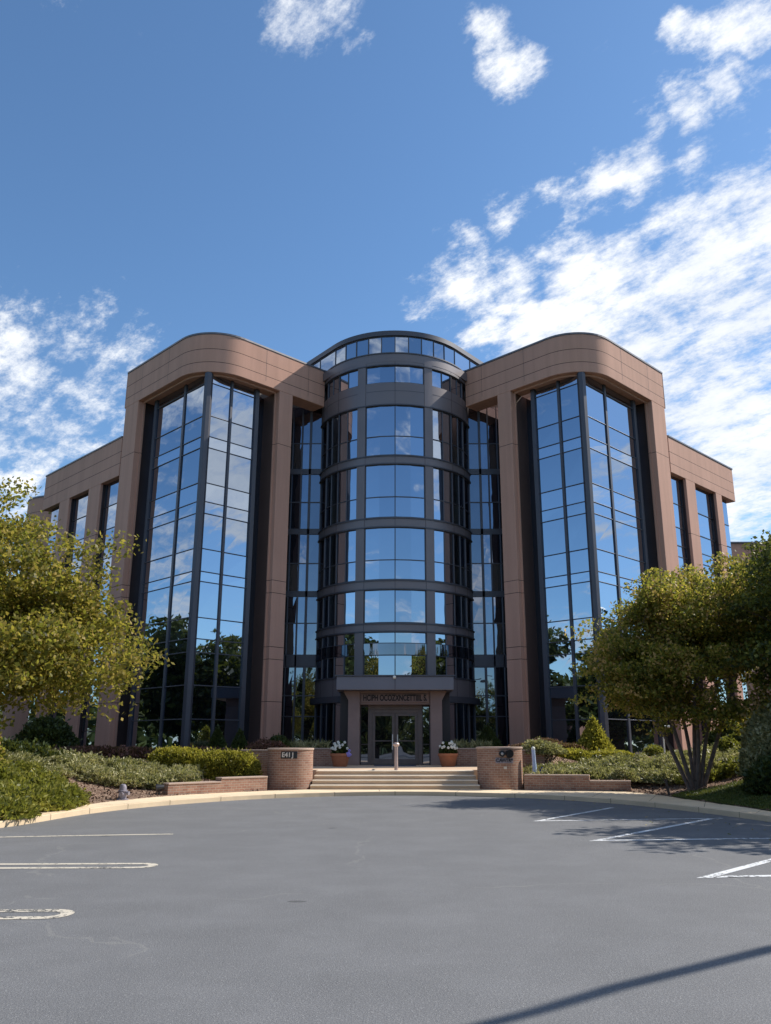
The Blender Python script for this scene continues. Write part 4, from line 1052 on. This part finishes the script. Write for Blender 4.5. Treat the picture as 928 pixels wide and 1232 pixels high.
# patches of cloud as directions (azimuth tangent u=x/y, v=z/y) with a radius
BL=CLOUD_BLOBS=[]
def blob(u,v,rad,amp):
    L=math.sqrt(1+u*u+v*v); BL.append(((u/L,1/L,v/L),rad,amp))
C_,S_=math.cos(math.atan(.279)),math.sin(math.atan(.279))
def dirpx(px,py):
    yc=(616-py)/1000; xc=(px-475.5)/1000; f=C_-yc*S_; u=S_+yc*C_; return xc/f,u/f
for px,py,rad,amp in [(900,560,.13,1),(860,470,.13,1),(905,380,.13,1),(800,500,.12,1),(780,420,.11,1),(700,420,.09,.95),(640,425,.07,.9),(590,415,.05,.8),
    (860,330,.10,.95),(920,260,.08,.95),(760,330,.07,.85),(690,330,.06,.8),(620,335,.05,.75),(550,345,.05,.75),(520,350,.03,.6),(560,300,.03,.6),(610,268,.03,.55),
    (720,225,.045,.75),(760,210,.045,.8),(830,150,.04,.8),(870,115,.035,.75),(905,85,.03,.7),(690,245,.03,.6),(930,200,.05,.7),(850,205,.05,.6),
    (605,60,.035,.6),(622,78,.035,.66),(592,15,.03,.58),(372,30,.055,.74),(402,14,.05,.7),(350,60,.025,.45),(830,15,.03,.7),(880,20,.045,.85),(925,30,.04,.85),
    (15,445,.075,.74),(80,450,.07,.62),(120,470,.07,.6),(60,515,.08,.78),(10,490,.07,.7),(110,530,.06,.62),(160,440,.05,.45),(10,600,.06,.62),(110,400,.05,.42),(30,560,.05,.6),
    (540,335,.03,.6),(600,350,.04,.7),(660,380,.06,.85),(720,360,.06,.9),(800,380,.07,.95),(850,280,.05,.75),(800,270,.04,.7),(740,270,.035,.62),(780,175,.035,.65),(560,420,.03,.6),(900,160,.04,.6),(880,620,.09,.9),(920,650,.08,.8),(800,560,.08,.7),(1000,450,.2,.9),(-80,480,.14,.8),(-120,600,.15,.8)]:
    u,v=dirpx(px,py); blob(u,v,rad,amp)
mask=None
wn=N(nt,'ShaderNodeTexNoise'); wn.inputs['Scale'].default_value=9; wn.inputs['Detail'].default_value=6; wn.inputs['Roughness'].default_value=.6; nt.links.new(dirv,wn.inputs['Vector'])
ws=N(nt,'ShaderNodeVectorMath',operation='SUBTRACT'); nt.links.new(wn.outputs['Color'],ws.inputs[0]); ws.inputs[1].default_value=(.5,.5,.5)
wa=N(nt,'ShaderNodeVectorMath',operation='MULTIPLY_ADD'); nt.links.new(ws.outputs[0],wa.inputs[0]); wa.inputs[1].default_value=(.13,.13,.13); nt.links.new(dirv,wa.inputs[2]); WD=wa.outputs[0]
for d,rad,amp in BL:
    dt=N(nt,'ShaderNodeVectorMath',operation='DISTANCE'); nt.links.new(WD,dt.inputs[0]); dt.inputs[1].default_value=d
    mr=N(nt,'ShaderNodeMapRange',interpolation_type='SMOOTHSTEP'); nt.links.new(dt.outputs['Value'],mr.inputs[0])
    mr.inputs[1].default_value=rad*1.5; mr.inputs[2].default_value=rad*.1; mr.inputs[3].default_value=0; mr.inputs[4].default_value=amp
    mask=mr.outputs[0] if mask is None else mth(nt,'MAXIMUM',mask,mr.outputs[0])
# everywhere outside the view: broken cloud from large noise
side=N(nt,'ShaderNodeMapRange',interpolation_type='SMOOTHSTEP'); nt.links.new(dy,side.inputs[0]); side.inputs[1].default_value=.72; side.inputs[2].default_value=.45; side.inputs[3].default_value=0; side.inputs[4].default_value=1
gen=mth(nt,'MULTIPLY',side.outputs[0],mth(nt,'MULTIPLY_ADD',mth(nt,'SUBTRACT',f0,.47),4.5,.15,clamp=True))
mask=mth(nt,'MAXIMUM',mask,gen)
dens=mth(nt,'ADD',mth(nt,'MULTIPLY',mth(nt,'SUBTRACT',f1,.5),1.9),mth(nt,'MULTIPLY',mth(nt,'SUBTRACT',f2,.5),2.1))
dn=N(nt,'ShaderNodeMapRange',interpolation_type='SMOOTHSTEP'); nt.links.new(mth(nt,'ADD',dens,mask),dn.inputs[0])
dn.inputs[1].default_value=.32; dn.inputs[2].default_value=1.05; dn.inputs[3].default_value=0; dn.inputs[4].default_value=1
alpha=mth(nt,'MULTIPLY',dn.outputs[0],mth(nt,'GREATER_THAN',mask,.001))
sh=ramp(nt,mth(nt,'ADD',mth(nt,'MULTIPLY',f1,.6),mth(nt,'MULTIPLY',f2,.4)),[(.38,(3.6,3.95,4.6)),(.47,(4.8,5.05,5.5)),(.58,(5.9,6.0,6.1))])
skc=mixc(nt,1,sky.outputs[0],(.63,.80,.90),'MULTIPLY')
fin=mixc(nt,mth(nt,'MULTIPLY',alpha,.93),skc,sh)
nt.links.new(fin,bg.inputs['Color']); bg.inputs['Strength'].default_value=.125

sd=bpy.data.lights.new('sun','SUN'); sd.energy=4.0; sd.angle=R(.53); sd.color=(1,.94,.84)
so=bpy.data.objects.new('sun',sd); col.objects.link(so)
D=Vector((math.cos(az)*math.cos(el),math.sin(az)*math.cos(el),math.sin(el))); so.rotation_euler=D.to_track_quat('Z','Y').to_euler(); so.location=(40,20,50)

cd=bpy.data.cameras.new('camera'); cam=bpy.data.objects.new('camera',cd); col.objects.link(cam); sc.camera=cam
cam.location=(0,0,1.6); cam.rotation_euler=(R(90)+math.atan(.279),0,0)
cd.sensor_fit='HORIZONTAL'; cd.sensor_width=36; cd.lens=36*1000/928; cd.shift_x=-11.5/928; cd.clip_end=3000; cd.clip_start=.05
sc.view_settings.view_transform='Standard'; sc.view_settings.look='None'; sc.view_settings.gamma=1; sc.view_settings.exposure=0.60
sc.cycles.max_bounces=8; sc.cycles.glossy_bounces=5; sc.cycles.diffuse_bounces=3; sc.cycles.transparent_max_bounces=4
